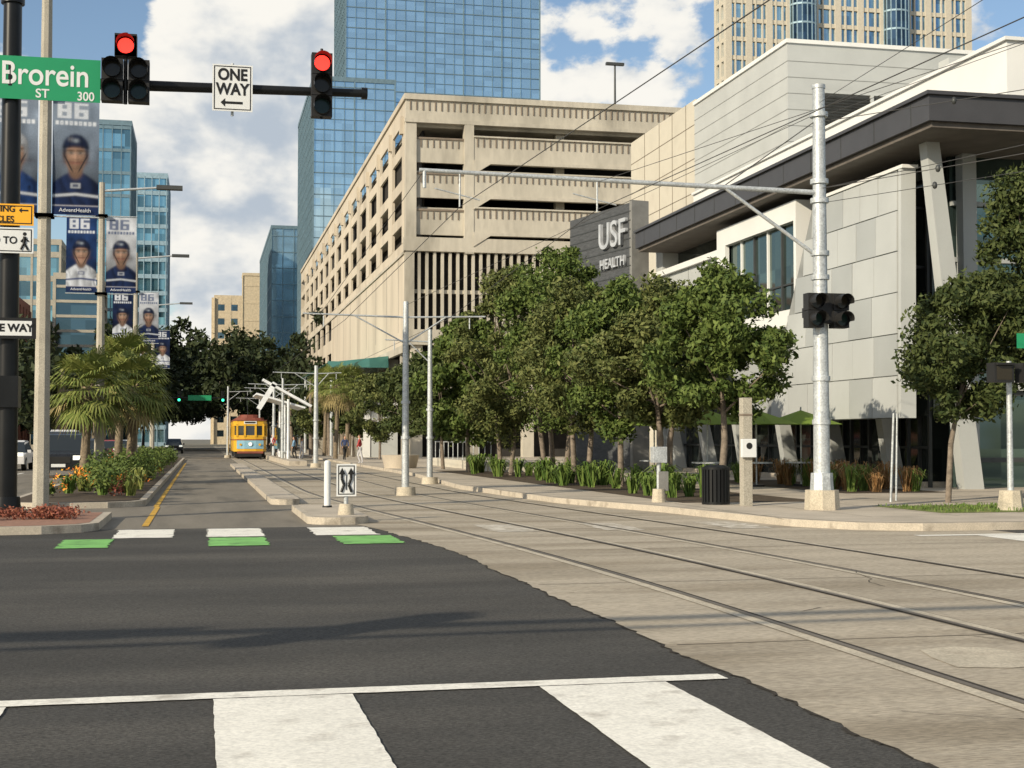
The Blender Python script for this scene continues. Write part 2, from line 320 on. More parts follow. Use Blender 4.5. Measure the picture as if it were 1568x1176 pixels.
while y<90:
    x0=3.6 if y<24 else 2.5; x1=13.2 if y<22 else (9.3 if y<30 else 7.7)
    g.poly([(x0,y,.0115),(x1,y,.0115),(x1,y+.02,.0115),(x0,y+.02,.0115)],'joint'); y+=4.6
pp=[(5.15,8.95),(5.5,8.85),(5.95,8.93),(6.0,9.3),(5.85,9.75),(5.6,9.85),(5.3,9.75),(5.2,9.4)]
g.poly([(x,y,.0125) for x,y in pp],'lightc')
def crack(x,y,dx,dy,n,w):
    for i in range(n):
        nx,ny=x+dx+R.uniform(-.06,.06),y+dy+R.uniform(-.05,.05); g.poly([(x,y,.0128),(x+w,y,.0128),(nx+w,ny,.0128),(nx,ny,.0128)],'groove'); x,y=nx,ny
crack(6.0,10.4,.12,-.1,9,.012); crack(5.3,12.2,.13,.03,7,.02); crack(3.7,14.1,.12,.05,6,.012); crack(7.2,14,.05,.16,12,.01); crack(4.0,7.6,.1,-.09,8,.01)
g.obj('pavement_joints')
g=B()
def q(x0,x1,y0,y1,k,z=.013): g.poly([(x0,y0,z),(x1,y0,z),(x1,y1,z),(x0,y1,z)],k)
def qr(x0,x1,y0,y1,k,z=.013,j=.004,st=.09):   # paint with slightly worn, uneven edges
    n=max(3,int((x1-x0)/st)); m=max(3,int((y1-y0)/st)); P=[]
    for i in range(n): P.append((x0+(x1-x0)*i/n,y0+R.uniform(-j,j)))
    for i in range(m): P.append((x1+R.uniform(-j,j),y0+(y1-y0)*i/m))
    for i in range(n): P.append((x1-(x1-x0)*i/n,y1+R.uniform(-j,j)))
    for i in range(m): P.append((x0+R.uniform(-j,j),y1-(y1-y0)*i/m))
    g.poly([(a,b,z) for a,b in P],k)
qr(-14,3.42,8.86,9.06,'white',j=.005)
for i in range(-6,2): qr(.08+i*2.05,.93+i*2.05,4.5,8.84,'white')
for a,b in ((-1.4,-.45),(.1,1.02),(1.85,2.9)): qr(a,b,23.4,25.5,'white',j=.03)
for a,b in ((-2.1,-1.35),(.12,1.0),(2.1,3.05)): qr(a,b,21.4,23.2,'green',j=.03)
for a,b in ((4.9,5.7),(6.9,7.6),(9.2,10.0)): qr(a,b,23.6,25.6,'wornw',j=.03)
q(11.5,60,21.1,21.35,'white'); q(12,60,18.6,18.85,'white')
for i in range(12): q(12.5+i*2.1,13.4+i*2.1,18.9,21.05,'white')
q(-1.06,-.94,26.5,34,'yellow'); q(-1.1,-.98,34,95,'yellow')
for i in range(9): q(-8.2,-8.05,30+i*9,33+i*9,'white')
g.obj('road_markings')
def kerbed(name,pts,k,h=.14,inset=.16):
    b=B(); b.prism(pts,0,h,'kerb'); 
    n=len(pts); ins=[]
    for i in range(n):
        p=Vector(pts[i]); a=Vector(pts[i-1]); c=Vector(pts[(i+1)%n]); d1=(p-a).normalized(); d2=(c-p).normalized(); nn=Vector((-(d1.y+d2.y),d1.x+d2.x))
        nn=nn.normalized()*inset/max(.4,abs((nn.normalized()).dot(Vector((-d1.y,d1.x))))); ins.append((p+nn).to_tuple())
    b.poly([(x,y,h+.004) for x,y in ins],k); return b.obj(name,bevel=.025)
kerbed('sidewalk',[(12.2,22.3),(90,22.3),(90,280),(8.9,280),(8.9,60),(8.0,44),(8.6,34),(9.8,29),(10.2,26),(10.5,24),(11.2,22.8)],'walk')
def rnd_end(x0,x1,y0,y1,r=.6):
    o=[]
    for a in range(7): t=math.pi+math.pi*a/6; o.append(((x0+x1)/2+(x1-x0)/2*math.cos(t),y0+r+r*math.sin(t)))
    return o+[(x1,y1),(x0,y1)]
kerbed('median_nose_island',rnd_end(-5.2,-1.75,24.6,29.3,1.0),'paver')
kerbed('planted_median',rnd_end(-4.55,-1.3,33.6,112,1.2),'mulch')
kerbed('track_separator_island',rnd_end(1.65,2.35,34.5,85,.4),'walk',inset=.12)
kerbed('separator_nose_island',rnd_end(1.95,3.1,26.3,31.5,.5),'walk',inset=.12)
kerbed('tram_platform',[(5.0,84),(6.1,84),(6.1,118),(5.0,118)],'walk',h=.3)
kerbed('sidewalk',[(-60,27),(-12.5,27),(-12.5,280),(-60,280)],'walk')
g=B(); g.poly([(14.2,25.2,.149),(60,25.2,.149),(60,28.2,.149),(14.2,28.2,.149)],'grass')
for i in range(500): clump(g,R.uniform(14.3,24),R.uniform(25.3,28.1),.149,R.uniform(.05,.10),5,'strap',R,.008)
g.obj('lawn')
g=B(); g.poly([(10.7,30.5,.149),(14.2,30.5,.149),(14,64,.149),(10.4,64,.149)],'mulch'); g.poly([(16.8,34.8,.149),(19.9,34.8,.149),(19.9,47,.149),(16.8,47,.149)],'mulch'); g.obj('planting_beds')
g=B()
for i in range(12): g.poly([(10.4+i*1.8,24.2,.1485),(10.42+i*1.8,24.2,.1485),(10.42+i*1.8,30.2,.1485),(10.4+i*1.8,30.2,.1485)],'joint')
for i in range(24): g.poly([(8.9,32+i*2,.1485),(10.4,32+i*2,.1485),(10.4,32.02+i*2,.1485),(8.9,32.02+i*2,.1485)],'joint')
g.obj('sidewalk_joints')

# ------------------------------------------------------------ parking garage
def garage():
    b=B(); X0=15.5; Y0=109.2; X1=47; Y1=229
    for z in (17.0,20.0,22.9,26.75): b.box(X0+.6,X1,Y0+.7,Y1-.5,z-.35,z,'garc')
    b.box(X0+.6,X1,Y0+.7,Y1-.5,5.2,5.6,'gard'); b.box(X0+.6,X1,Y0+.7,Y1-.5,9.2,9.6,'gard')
    b.box(X0+4,X1-1,Y0+10,Y1-2,0,26.3,'gard')  # near-black core box, added inside to block light between the decks
    b.box(X0,X1,Y0,Y0+.5,26.6,28.4,'garc'); b.box(X0-.15,X1,Y0-.2,Y0+.55,28.4,28.85,'garc'); b.box(X0-.1,X1,Y0-.12,Y0,26.6,26.9,'garc')
    b.box(X0,X0+.85,Y0+.003,Y0+.85,16.3,26.6,'garc'); b.box(20.2,20.95,Y0-.1,Y0+.8,16.3,26.6,'garc')
    for z0,z1 in ((23.5,25.6),(20.7,22.8),(17.75,19.9)):
        b.box(20.95,X1,Y0-.05,Y0+.25,z0+.25,z1,'garc'); b.box(20.96,X1,Y0-.22,Y0+.25,z1,z1+.12,'garc'); b.box(20.96,X1,Y0-.2,Y0+.3,z0,z0+.25,'garc')
        b.box(X0+.85,20.2,Y0+.25,Y0+.5,z0,z1-.25,'garc'); b.box(X0+.85,20.2,Y0+.15,Y0+.55,z1-.25,z1-.1,'garb')
        x=21.2
        while x<X1: b.box(x,x+.09,Y0-.12,Y0-.05,z1-.75,z1,'garb'); x+=.5
        x=X0+1.2
        while x<20: b.box(x,x+.08,Y0+.18,Y0+.25,z1-.9,z1-.3,'garb'); x+=.5
        b.add([(20.9,Y0-.2,z0),(22.3,Y0-.2,z0),(20.9,Y0-.2,z0-.9),(20.9,Y0+.2,z0),(22.3,Y0+.2,z0),(20.9,Y0+.2,z0-.9)],[(0,2,1),(3,4,5),(1,2,5,4)],'garc')
    x=X0+.3
    while x<X1: b.box(x,x+.09,Y0-.07,Y0,27.6,28.3,'garb'); x+=.5
    for x in (28,36,44): b.box(x,x+.7,Y0+1.2,Y0+2,9,26.6,'garc')
    b.box(X0-.12,X1,Y0-.12,Y0+.6,16.4,17.5,'garc')
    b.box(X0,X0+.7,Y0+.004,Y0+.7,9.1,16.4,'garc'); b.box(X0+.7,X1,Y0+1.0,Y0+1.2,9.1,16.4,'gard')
    x=X0+1.0
    while x<X1-1: b.box(x,x+.22,Y0+.1,Y0+.6,10.2,16.4,'garc'); x+=.62
    b.box(X0+.7,X1,Y0+.3,Y0+.5,13.1,13.4,'garc')
    b.box(X0-.15,X1,Y0-.15,Y0+.7,9.0,10.2,'garc')
    for x in (16,20.5,25,30,35,40): b.box(x,x+.9,Y0+.2,Y0+1,0,9,'garc')
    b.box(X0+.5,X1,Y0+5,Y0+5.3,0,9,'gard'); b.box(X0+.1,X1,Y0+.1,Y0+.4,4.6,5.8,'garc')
    W0,W1=X0,X0+.18
    b.box(W0,W1,Y0+.5,Y1,26.8,28.4,'garw'); b.box(W0-.15,W1+.2,Y0+.55,Y1,28.4,28.85,'garw')
    for z0,z1 in ((24.3,25.2),(21.5,22.4),(18.7,19.6)): b.box(W0+.003,W1,Y0+.85,Y1,z0,z1,'garw')
    b.box(W0+.002,W1,Y0+.7,Y1,16.4,17.2,'garw')
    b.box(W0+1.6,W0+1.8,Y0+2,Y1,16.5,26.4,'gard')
    y=Y0+.85; i=0; P_=8.4
    while y<Y1-3:
        w=2.6 if i else 1.2
        b.box(W0-.03,W1+.02,y,y+w,17.2,26.8,'garw'); b.box(W0-.3,W1,y+.3,y+.9,25.9,27.3,'garw'); y+=w+(P_-2.6); i+=1
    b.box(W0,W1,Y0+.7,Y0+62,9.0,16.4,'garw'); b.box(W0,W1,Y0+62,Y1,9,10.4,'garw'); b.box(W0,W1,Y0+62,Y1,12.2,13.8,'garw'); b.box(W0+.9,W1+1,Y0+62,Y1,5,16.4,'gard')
    y=Y0+62
    while y<Y1-2: b.box(W0-.03,W1+.02,y,y+2.6,10.4,16.4,'garw'); y+=P_
    for k in range(8): b.box(W0-.012,W0,Y0+4+k*7.6,Y0+4.1+k*7.6,10.2,16.2,'louv')
    b.box(W0-.12,W1,Y0+.7,Y1,16.2,16.4,'garc'); b.box(W0-.15,W1,Y0+.7,Y1,8.4,9.0,'garc')
    for k in range(16): b.box(W0+.1,W0+.9,Y0+3+k*7.4,Y0+3.8+k*7.4,0,8.4,'garc')
    b.box(W0+2.5,W0+2.8,Y0+1.2,Y1,0,8.4,'gard'); b.box(W0,W0+.35,Y0+1.2,Y1,4.4,5.6,'garc')
    b.box(X0,X1,Y1,Y1+.5,0,28.4,'garw'); b.box(X1,X1+.5,Y0,Y1,0,28.4,'garw')
    b.box(13.2,15.3,112,118,0,5.6,'greyw'); b.box(12.8,15.35,111.5,118.5,5.6,6.1,'greyw'); b.box(12.6,13.1,112,112.5,0,5.6,'whitew'); b.box(13.0,15.3,119,140,0,3.4,'whitew')
    b.box(12.4,15.4,119,160,3.4,3.9,'garc')
    for k in range(6): b.box(12.5,12.9,120+k*6,120.4+k*6,0,3.4,'garc')
    return b.obj('parking_garage')
garage()
b=B(); b.cyl((38.9,130,26.7),(38.9,130,38),.14,.09,'mull',8); b.box(38,39.8,129.8,130.2,37.9,38.15,'mull'); b.obj('street_lamp')
b=B(); b.hexa([(10.2,118,7.9),(15.3,118,7.6),(15.3,150,7.6),(10.2,150,7.9)],[(10.2,118,8.0),(15.3,118,8.6),(15.3,150,8.6),(10.2,150,8.0)],'awn'); b.box(10.2,15.3,117.8,118,7.6,8.1,'awn')
for y in (118.5,134,149): b.cyl((10.6,y,0),(10.6,y,7.9),.15,.15,'galv',8)
b.obj('glass_canopy')

# ------------------------------------------------------------ university building
def camls():
    b=B(); Rr=random.Random(4)
    b.box(21.2,60,38.6,62,0,.3,'walk')
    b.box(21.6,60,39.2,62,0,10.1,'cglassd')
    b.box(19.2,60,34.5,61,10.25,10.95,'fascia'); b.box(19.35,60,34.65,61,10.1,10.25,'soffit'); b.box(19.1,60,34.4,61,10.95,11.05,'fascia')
    for i in range(12): b.box(19.19,19.2,35.5+i*2.2,35.53+i*2.2,10.25,10.95,'mull')
    b.box(22,60,35.2,61,11.05,12.8,'whitew'); b.box(21.9,60,35.1,61,12.8,12.9,'whitew')
    b.box(20.5,21.2,52.6,62,5.6,9.0,'greyw'); b.box(20.3,21.2,52.6,62,9.0,9.25,'whitew'); b.box(20.49,20.5,52.6,62,7.4,7.43,'pline')
    for y in (55,57.5,60): b.box(20.49,20.5,y,y+.05,5.6,9,'pline')
    b.box(20.9,21.3,52.6,62,3.4,5.6,'cglassd'); b.box(20.6,21.2,50,62,3.0,3.4,'whitew')
    for k in range(7): b.box(21.4,21.6,53+k*1.4,53.1+k*1.4,9.25,10.1,'mull')
    # framed window box
    b.box(19.9,21.2,44.9,52.5,9.15,9.85,'whitew'); b.box(19.9,21.2,44.9,52.5,5.5,6.1,'whitew'); b.box(19.9,21.2,51.6,52.5,6.1,9.15,'whitew'); b.box(19.9,21.2,44.9,45.1,6.1,9.15,'whitew')
    b.box(20.15,21,45.1,51.6,6.1,9.15,'cglass')
    for k in range(6): b.box(20.07,20.15,45.2+k*1.28,45.3+k*1.28,6.1,9.15,'mull' if k%2 else 'whitew')
    b.box(20.08,20.15,45.1,51.6,7.0,7.06,'mull')
    # free-standing sail wall in front of the facade
    xs=lambda z: 20.05-.07*(9.5-z)
    yl=lambda z: 36.8+(z-2.3)/7.2*.8
    yr=lambda z: 46.8-(z-2.3)/7.2*3.0
    b.box(20.6,21.2,46.2,52.6,2.3,5.5,'greyw2')
    zb,zt=2.2,9.55
    b.hexa([(xs(zb),yl(zb),zb),(xs(zb)+.35,yl(zb),zb),(xs(zb)+.35,yr(zb),zb),(xs(zb),yr(zb),zb)],[(xs(zt),yl(zt),zt),(xs(zt)+.35,yl(zt),zt),(xs(zt)+.35,yr(zt),zt),(xs(zt),yr(zt),zt)],'pline')
    rows=6; dz=(zt-zb)/rows
    for r in range(rows):
        z0=zb+r*dz+.02; z1=z0+dz-.035; ys=yl(z0)+.3; ye=yr(z1)-.05; n=6 if r<2 else 5; w=(ye-ys)/n
        for c in range(n):
            y=ys+c*w; k=Rr.choice(['greyw','greyw','greyw2']); p=.03+Rr.uniform(0,.015); sl=.11*dz
            b.hexa([(xs(z0)-p,y,z0),(xs(z0)+.01,y,z0),(xs(z0)+.01,y+w-.03,z0),(xs(z0)-p,y+w-.03,z0)],[(xs(z1)-p,y+sl,z1),(xs(z1)+.01,y+sl,z1),(xs(z1)+.01,min(y+w-.03+sl,yr(z1)),z1),(xs(z1)-p,min(y+w-.03+sl,yr(z1)),z1)],k)
    b.hexa([(xs(zb)-.07,yl(zb)-.03,zb),(xs(zb)+.4,yl(zb)-.03,zb),(xs(zb)+.4,yl(zb)+.14,zb),(xs(zb)-.07,yl(zb)+.14,zb)],[(xs(zt)-.07,yl(zt)-.03,zt),(xs(zt)+.4,yl(zt)-.03,zt),(xs(zt)+.4,yl(zt)+.14,zt),(xs(zt)-.07,yl(zt)+.14,zt)],'greyw')
    b.box(xs(zt)-.09,xs(zt)+.42,yl(zt)-.14,yr(zt),zt,zt+.1,'whitew')
    for z in (3.2,5.0,6.8,8.6): b.cyl((xs(z)+.3,38.4,z),(21.6,38.9,z),.05,.05,'mull',6)
    b.box(21.4,21.6,38.4,46,2.3,10.1,'cglassd')
    for k in range(6): b.box(21.3,21.4,38.5+k*1.3,38.6+k*1.3,0,10.1,'mull')
    b.box(21.25,21.6,38.4,62,9.45,10.1,'cglassd')
    def lean(xt,yt,zt,xb,yb,w=.5,k='greyw',f=1.3):
        b.hexa([(xb,yb,0),(xb+w*f,yb,0),(xb+w*f,yb+w,0),(xb,yb+w,0)],[(xt,yt,zt),(xt+w,yt,zt),(xt+w,yt+w,zt),(xt,yt+w,zt)],k)
    lean(20.15,36.4,10.1,21.6,37.0,.42,'greyw',1.5)
    for y in (40.3,44.2,48.2,52.5,56.5,60.5): lean(20.3,y-.5,3.0,21.0,y,.4)
    for y in [39.5+i*1.3 for i in range(17)]: b.box(21.5,21.6,y,y+.07,0,3,'mull')
    b.box(21.48,21.6,39,62,1.3,1.38,'mull')
    b.box(21.9,60,38.2,38.4,0,10.1,'cglass')
    for k in range(15): b.box(22.2+k*2.4,22.32+k*2.4,38.02,38.2,0,10.1,'mull')
    for z in (.9,2.9,5.2,6.9,8.6): b.box(21.9,60,38.05,38.2,z,z+.14,'mull' if z<5 else 'greyw2')
    b.box(21.9,60,37.9,38.2,3.05,3.35,'greyw')
    b.box(22.05,22.5,37.7,38.1,0,10.1,'greyw2')
    lean(26.5,36.6,10.1,25.8,37.2,.5)
    b.box(28,60,64,77.4,0,21.1,'greyw'); b.box(27.9,60,63.9,77.4,21.1,21.3,'whitew'); b.box(28.05,60,77.4,90,0,21.5,'tanw')
    for z in [13+i*.8 for i in range(10)]: b.box(27.985,28,64,77.4,z,z+.03,'pline'); b.box(28,44,63.985,64,z,z+.03,'pline')
    for z in (14,16,18,20): b.box(28.04,28.05,77.4,90,z,z+.05,'joint')
    for y in (79,81.5,84,87): b.box(28.04,28.05,y,y+.08,12,21.5,'joint')
    b.box(29.6,35,63.7,63.97,15.2,18.6,'louv')
    for i in range(22): b.obox((32.3,63.62,15.3+i*.15),(5.2,.14,.04),'mull',rx=.6)
    b.box(29.5,35.1,63.55,63.75,18.6,18.75,'greyw'); b.box(32.2,32.35,63.5,63.7,15.2,18.6,'greyw')
    b.cyl((36.6,62.5,12),(36.6,62.5,19.8),.35,.35,'greyw',12); b.box(35.6,37.6,62,63,19.8,20.3,'greyw'); b.cyl((36.6,62.5,16),(39,62.3,16),.25,.25,'greyw',10)
    b.box(37.4,45,56,62,12.9,18.6,'louv'); b.box(37.2,45.2,55.8,62.2,18.6,18.9,'greyw'); b.box(41,60,48,54,12.9,16.5,'greyw'); b.box(40.8,60,47.8,54.2,16.5,16.7,'whitew')
    b.box(20.5,60,61,62,0,10.25,'greyw')
    return b.obj('university_building')
camls()
b=B(); b.prism([(17.9,67.7),(19.2,61.7),(20.0,61.9),(18.7,67.9)],0,12.5,'darkbrick')
b.prism([(19.22,61.6),(20.1,61.8),(20.05,62.0),(19.17,61.8)],0,12.6,'louv')
for z in [2+i*.42 for i in range(25)]:
    b.hexa([(17.88,67.7,z),(17.95,67.7,z),(19.25,61.72,z),(19.18,61.7,z)],[(17.88,67.7,z+.05),(17.95,67.7,z+.05),(19.25,61.72,z+.05),(19.18,61.7,z+.05)],'mull')
so=b.obj('building_sign_wall'); rz=-math.atan2(6,1.3)
text(so,'sign_letters','USF',(18.78,63.2,11.15),1.75,'letter',(math.pi/2,0,rz),ext=.08,sx=.95,bold=.01); text(so,'sign_letters_small','HEALTH',(18.78,63.2,9.85),.66,'letter',(math.pi/2,0,rz),ext=.06,bold=.01)

# ------------------------------------------------------------ gridded buildings
def gridb(name,x0,x1,y0,y1,z1,gl,fr,fh=3.8,bw=1.8,vt=.12,ht=.18,dp=.12,z0=0,big=0,bigk=None,zs=0,faces='SWE',glw=None):
    b=B(); b.box(x0,x1,y0,y1,z0,z1,gl)
    if glw: b.poly([(x0-.02,y0,z0),(x0-.02,y0,z1),(x0-.02,y1,z1),(x0-.02,y1,z0)],glw)  # west face coloured darker, standing in for the dark reflection there
    n=max(1,round((x1-x0)/bw)); s=(x1-x0)/n
    if 'S' in faces:
        for i in range(n+1):
            w=vt*(2.4 if big and i%big==0 else 1); k=bigk if (bigk and big and i%big==0) else fr
            b.box(x0+i*s-w/2,x0+i*s+w/2,y0-dp*(1.6 if big and i%big==0 else 1),y0,zs,z1,k)
    m=max(1,round((y1-y0)/bw)); t=(y1-y0)/m
    for i in range(m+1):
        if 'W' in faces: b.box(x0-dp,x0,y0+i*t-vt/2,y0+i*t+vt/2,zs,z1,fr)
        if 'E' in faces: b.box(x1,x1+dp,y0+i*t-vt/2,y0+i*t+vt/2,zs,z1,fr)
    z=zs; j=0
    while z<z1:
        hh=ht*(2 if big and j%2==0 else 1)
        b.box(x0-dp*.8,x1+dp*.8,y0-dp*.8,y1,z,z+hh,fr); z+=fh; j+=1
    b.box(x0-.2,x1+.2,y0-.2,y1+.2,z1,z1+.8,fr)
    return b.obj(name)
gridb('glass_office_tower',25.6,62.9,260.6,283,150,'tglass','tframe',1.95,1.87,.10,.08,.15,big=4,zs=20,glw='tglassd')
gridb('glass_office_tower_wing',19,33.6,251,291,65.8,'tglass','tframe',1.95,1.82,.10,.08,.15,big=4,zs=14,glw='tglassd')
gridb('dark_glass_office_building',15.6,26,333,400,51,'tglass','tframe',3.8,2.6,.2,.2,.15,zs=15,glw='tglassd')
gridb('low_glass_building',26,34,300,330,57,'tglassd','tframe',3.8,2.6,.2,.2,.15,zs=15)
gridb('cream_apartment_building',3.4,15,430,450,44,'tglassd','cream2',4.2,3.4,1.9,2.3,.3,zs=0)
gridb('cream_apartment_block',11,15.9,405,412,48,'cream2','cream2',5,4,.5,.5,.1)
gridb('teal_glass_tower',-17,-11.4,228,245,51,'tealg','tframe',3.6,1.4,.15,.5,.2)
gridb('teal_glass_condominium',-15.6,-7.9,310,330,58,'tealg','tframel',3.6,1.6,.18,.9,.4)
gridb('dark_office_building',-18.5,-13.1,187,200,22,'tglassd','concpole',1.9,6,.3,.35,.25)
gridb('teal_office_building',-25.5,-19.8,207,225,29,'tealg','concpole',3.4,2,.3,.8,.25)
gridb('brick_building',-40,-22,150,190,18,'tglassd','brick',3.6,3,1.4,1.6,.3)
def stonetower():
    b=B(); x0,x1,y0,y1=109.3,166,281,287.6; H=150
    b.box(x0,x1,y0,y1,0,H,'tglass2')
    z=50
    while z<H:
        b.box(x0-.5,x1+.5,y0-.4,y1,z,z+.9,'cream'); z+=4.1
    segs=[(0,14,1),(14,20,0),(20,36,1),(36,42,0),(42,56.7,1)]
    for a,c,t in segs:
        if t:
            n=3; w=(c-a)/n
            for i in range(n+1):
                x=x0+a+i*w; b.box(x-.7,x+.7,y0-.6,y0,50,H,'cream')
                if i<n:
                    for j in (1,2): b.box(x+j*w/3-.15,x+j*w/3+.15,y0-.5,y0,50,H,'cream')
        else:
            cx=x0+(a+c)/2; pts=[(cx+2.9*math.cos(math.pi+math.pi*i/8),y0-.6+2.4*math.sin(math.pi+math.pi*i/8)) for i in range(9)]
            b.prism(pts,50,H,'tglassd'); zz=50
            while zz<H:
                b.prism([(cx+3.0*math.cos(math.pi+math.pi*i/8),y0-.6+2.5*math.sin(math.pi+math.pi*i/8)) for i in range(9)],zz,zz+.4,'tframel'); zz+=4.1
            for i in range(9): p=pts[i]; b.box(p[0]-.1,p[0]+.1,p[1]-.12,p[1]+.1,50,H,'tframel')
    for y in (y0,y0+2.7,y1-1): b.box(x0-.55,x0,y,y+1.2,50,H,'cream')
    return b.obj('stone_office_tower')
stonetower()

# ------------------------------------------------------------ signals, poles, signs
def head(b,x,y,z,n,s=.42,lit=None,litk='redl',k='blackp'):
    for i in range(n):
        zc=z-i*s; b.box(x-s*.5+.01,x+s*.5-.01,y,y+.26,zc-s*.5+.006,zc+s*.5-.006,k)
        b.disc(x,y-.004,zc,s*.36,s*.36,litk if lit==i else ('lensg' if i==n-1 else 'lensd'))
        b.cyl((x,y,zc),(x,y-.1,zc),s*.41,s*.41,k,18,False)
        a=[math.radians(t) for t in range(-20,201,20)]
        vs=[(x+s*.41*math.cos(t),y-.1,zc+s*.41*math.sin(t)) for t in a]+[(x+s*.41*math.cos(t),y-.3,zc+s*.41*math.sin(t)) for t in a]; m=len(a)
        b.add(vs,[(j,j+1,m+j+1,m+j) for j in range(m-1)],k,True)
def mastarm():
    b=B(); px,py=-3.64,28.3
    b.cyl((px,py,.14),(px,py,.5),.3,.26,'black',10); b.cyl((px,py,.4),(px,py,10.0),.2,.17,'black',14); b.cyl((px,py,10.0),(px,py,10.15),.22,.22,'black',14); b.cyl((px,py,10.15),(px,py,10.28),.1,.04,'black',10)
    b.cyl((px,py,8.5),(3.15,py,8.62),.12,.085,'black',12); b.cyl((px,py,8.35),(px,py,8.75),.26,.26,'black',12); b.cyl((3.1,py,8.62),(3.22,py,8.62),.12,.12,'black',10)
    b.box(px-.22,px+.22,py-.24,py+.24,2.2,2.8,'black'); b.box(px-.3,px+.3,py-.3,py+.3,.14,.3,'black')
    o=b.obj('traffic_signal_mast')
    h=B(); y=27.95; h.box(-1.72,-1.3,y,y+.24,9.02,9.46,'blackp')
    head(h,-1.51,y,9.22,1,.42,0); head(h,-1.76,y,8.76,2,.42); head(h,-1.26,y,8.76,2,.42); h.cyl((-1.51,y+.1,9.5),(-1.51,y+.1,8.1),.04,.04,'blackp',6)
    h.obj('signal_head_five_section',o)
    h=B(); head(h,2.28,y,9.1,3,.43,0); h.cyl((2.28,y+.12,9.42),(2.28,y+.12,8.0),.03,.03,'blackp',6); h.obj('signal_head_three_section',o)
    return o
ms=mastarm()
def plate(b,x0,x1,y,z0,z1,k,edge=None,r=.04):
    b.box(x0,x1,y,y+.006,z0,z1,k)
    if edge:
        w=.02; e=.03
        for a in ((x0+e,x1-e,z0+e,z0+e+w),(x0+e,x1-e,z1-e-w,z1-e),(x0+e,x0+e+w,z0+e+w,z1-e-w),(x1-e-w,x1-e,z0+e+w,z1-e-w)): b.box(a[0],a[1],y-.002,y,a[2],a[3],edge)
def arrow(b,x,y,z,L,h,k,d=-1):
    b.box(x-L/2,x+L/2,y-.003,y,z-h/2,z+h/2,k); e=x+d*L/2; pts=[(e+d*h*1.8,y-.0035,z),(e,y-.0035,z+h*1.7),(e,y-.0035,z-h*1.7)]
    b.poly(pts,k)
b=B(); y=28.05; plate(b,-5.6,-1.98,y,8.1,8.93,'signg'); o=b.obj('street_name_sign')
text(o,'name_text','Brorein',(-3.0,y-.005,8.58),.62,'signw',bold=.008,sx=.85); text(o,'st_text','ST',(-3.05,y-.005,8.22),.24,'signw',bold=.004); text(o,'block_text','300',(-2.25,y-.005,8.2),.24,'signw',bold=.004,sx=.9)
b=B(); y=28.08; plate(b,.14,.92,y,8.07,9.0,'signw','signb'); arrow(b,.56,y,8.24,.34,.05,'signb'); b.cyl((.53,y+.1,8.0),(.53,y+.1,9.05),.03,.03,'galv',6); o=b.obj('one_way_sign')
text(o,'one','ONE',(.53,y-.005,8.79),.32,'signb',bold=.01,sx=.85); text(o,'way','WAY',(.53,y-.005,8.5),.32,'signb',bold=.01,sx=.85)
b=B(); y=28.0; plate(b,-4.3,-3.17,y,5.66,6.07,'signo','signb'); arrow(b,-3.33,y,5.97-.02,.12,.03,'signb'); o=b.obj('turning_vehicles_sign')
text(o,'t1','TURNING',(-3.85,y-.005,5.97),.17,'signb',bold=.004,sx=.9); text(o,'t2','VEHICLES',(-3.85,y-.005,5.77),.17,'signb',bold=.004,sx=.9)
b=B(); plate(b,-4.3,-3.17,y,5.13,5.62,'signw','signb'); b.disc(-3.33,y-.004,5.5,.035,.035,'signb'); 
for a in (((-3.33,5.45),(-3.34,5.33),.03),((-3.34,5.33),(-3.4,5.2),.02),((-3.34,5.33),(-3.27,5.2),.02),((-3.33,5.43),(-3.4,5.35),.015),((-3.33,5.43),(-3.26,5.36),.015)):
    b.cyl((a[0][0],y-.006,a[0][1]),(a[1][0],y-.006,a[1][1]),a[2],a[2],'signb',6)
o=b.obj('yield_to_pedestrians_sign'); text(o,'t','YIELD TO',(-3.85,y-.005,5.37),.19,'signb',bold=.004,sx=.95)
b=B(); plate(b,-4.2,-3.1,y,3.5,3.9,'signb'); b.box(-4.12,-3.18,y-.003,y,3.56,3.84,'signw'); o=b.obj('one_way_arrow_sign'); text(o,'t','ONE WAY',(-3.62,y-.006,3.7),.2,'signb',bold=.008)

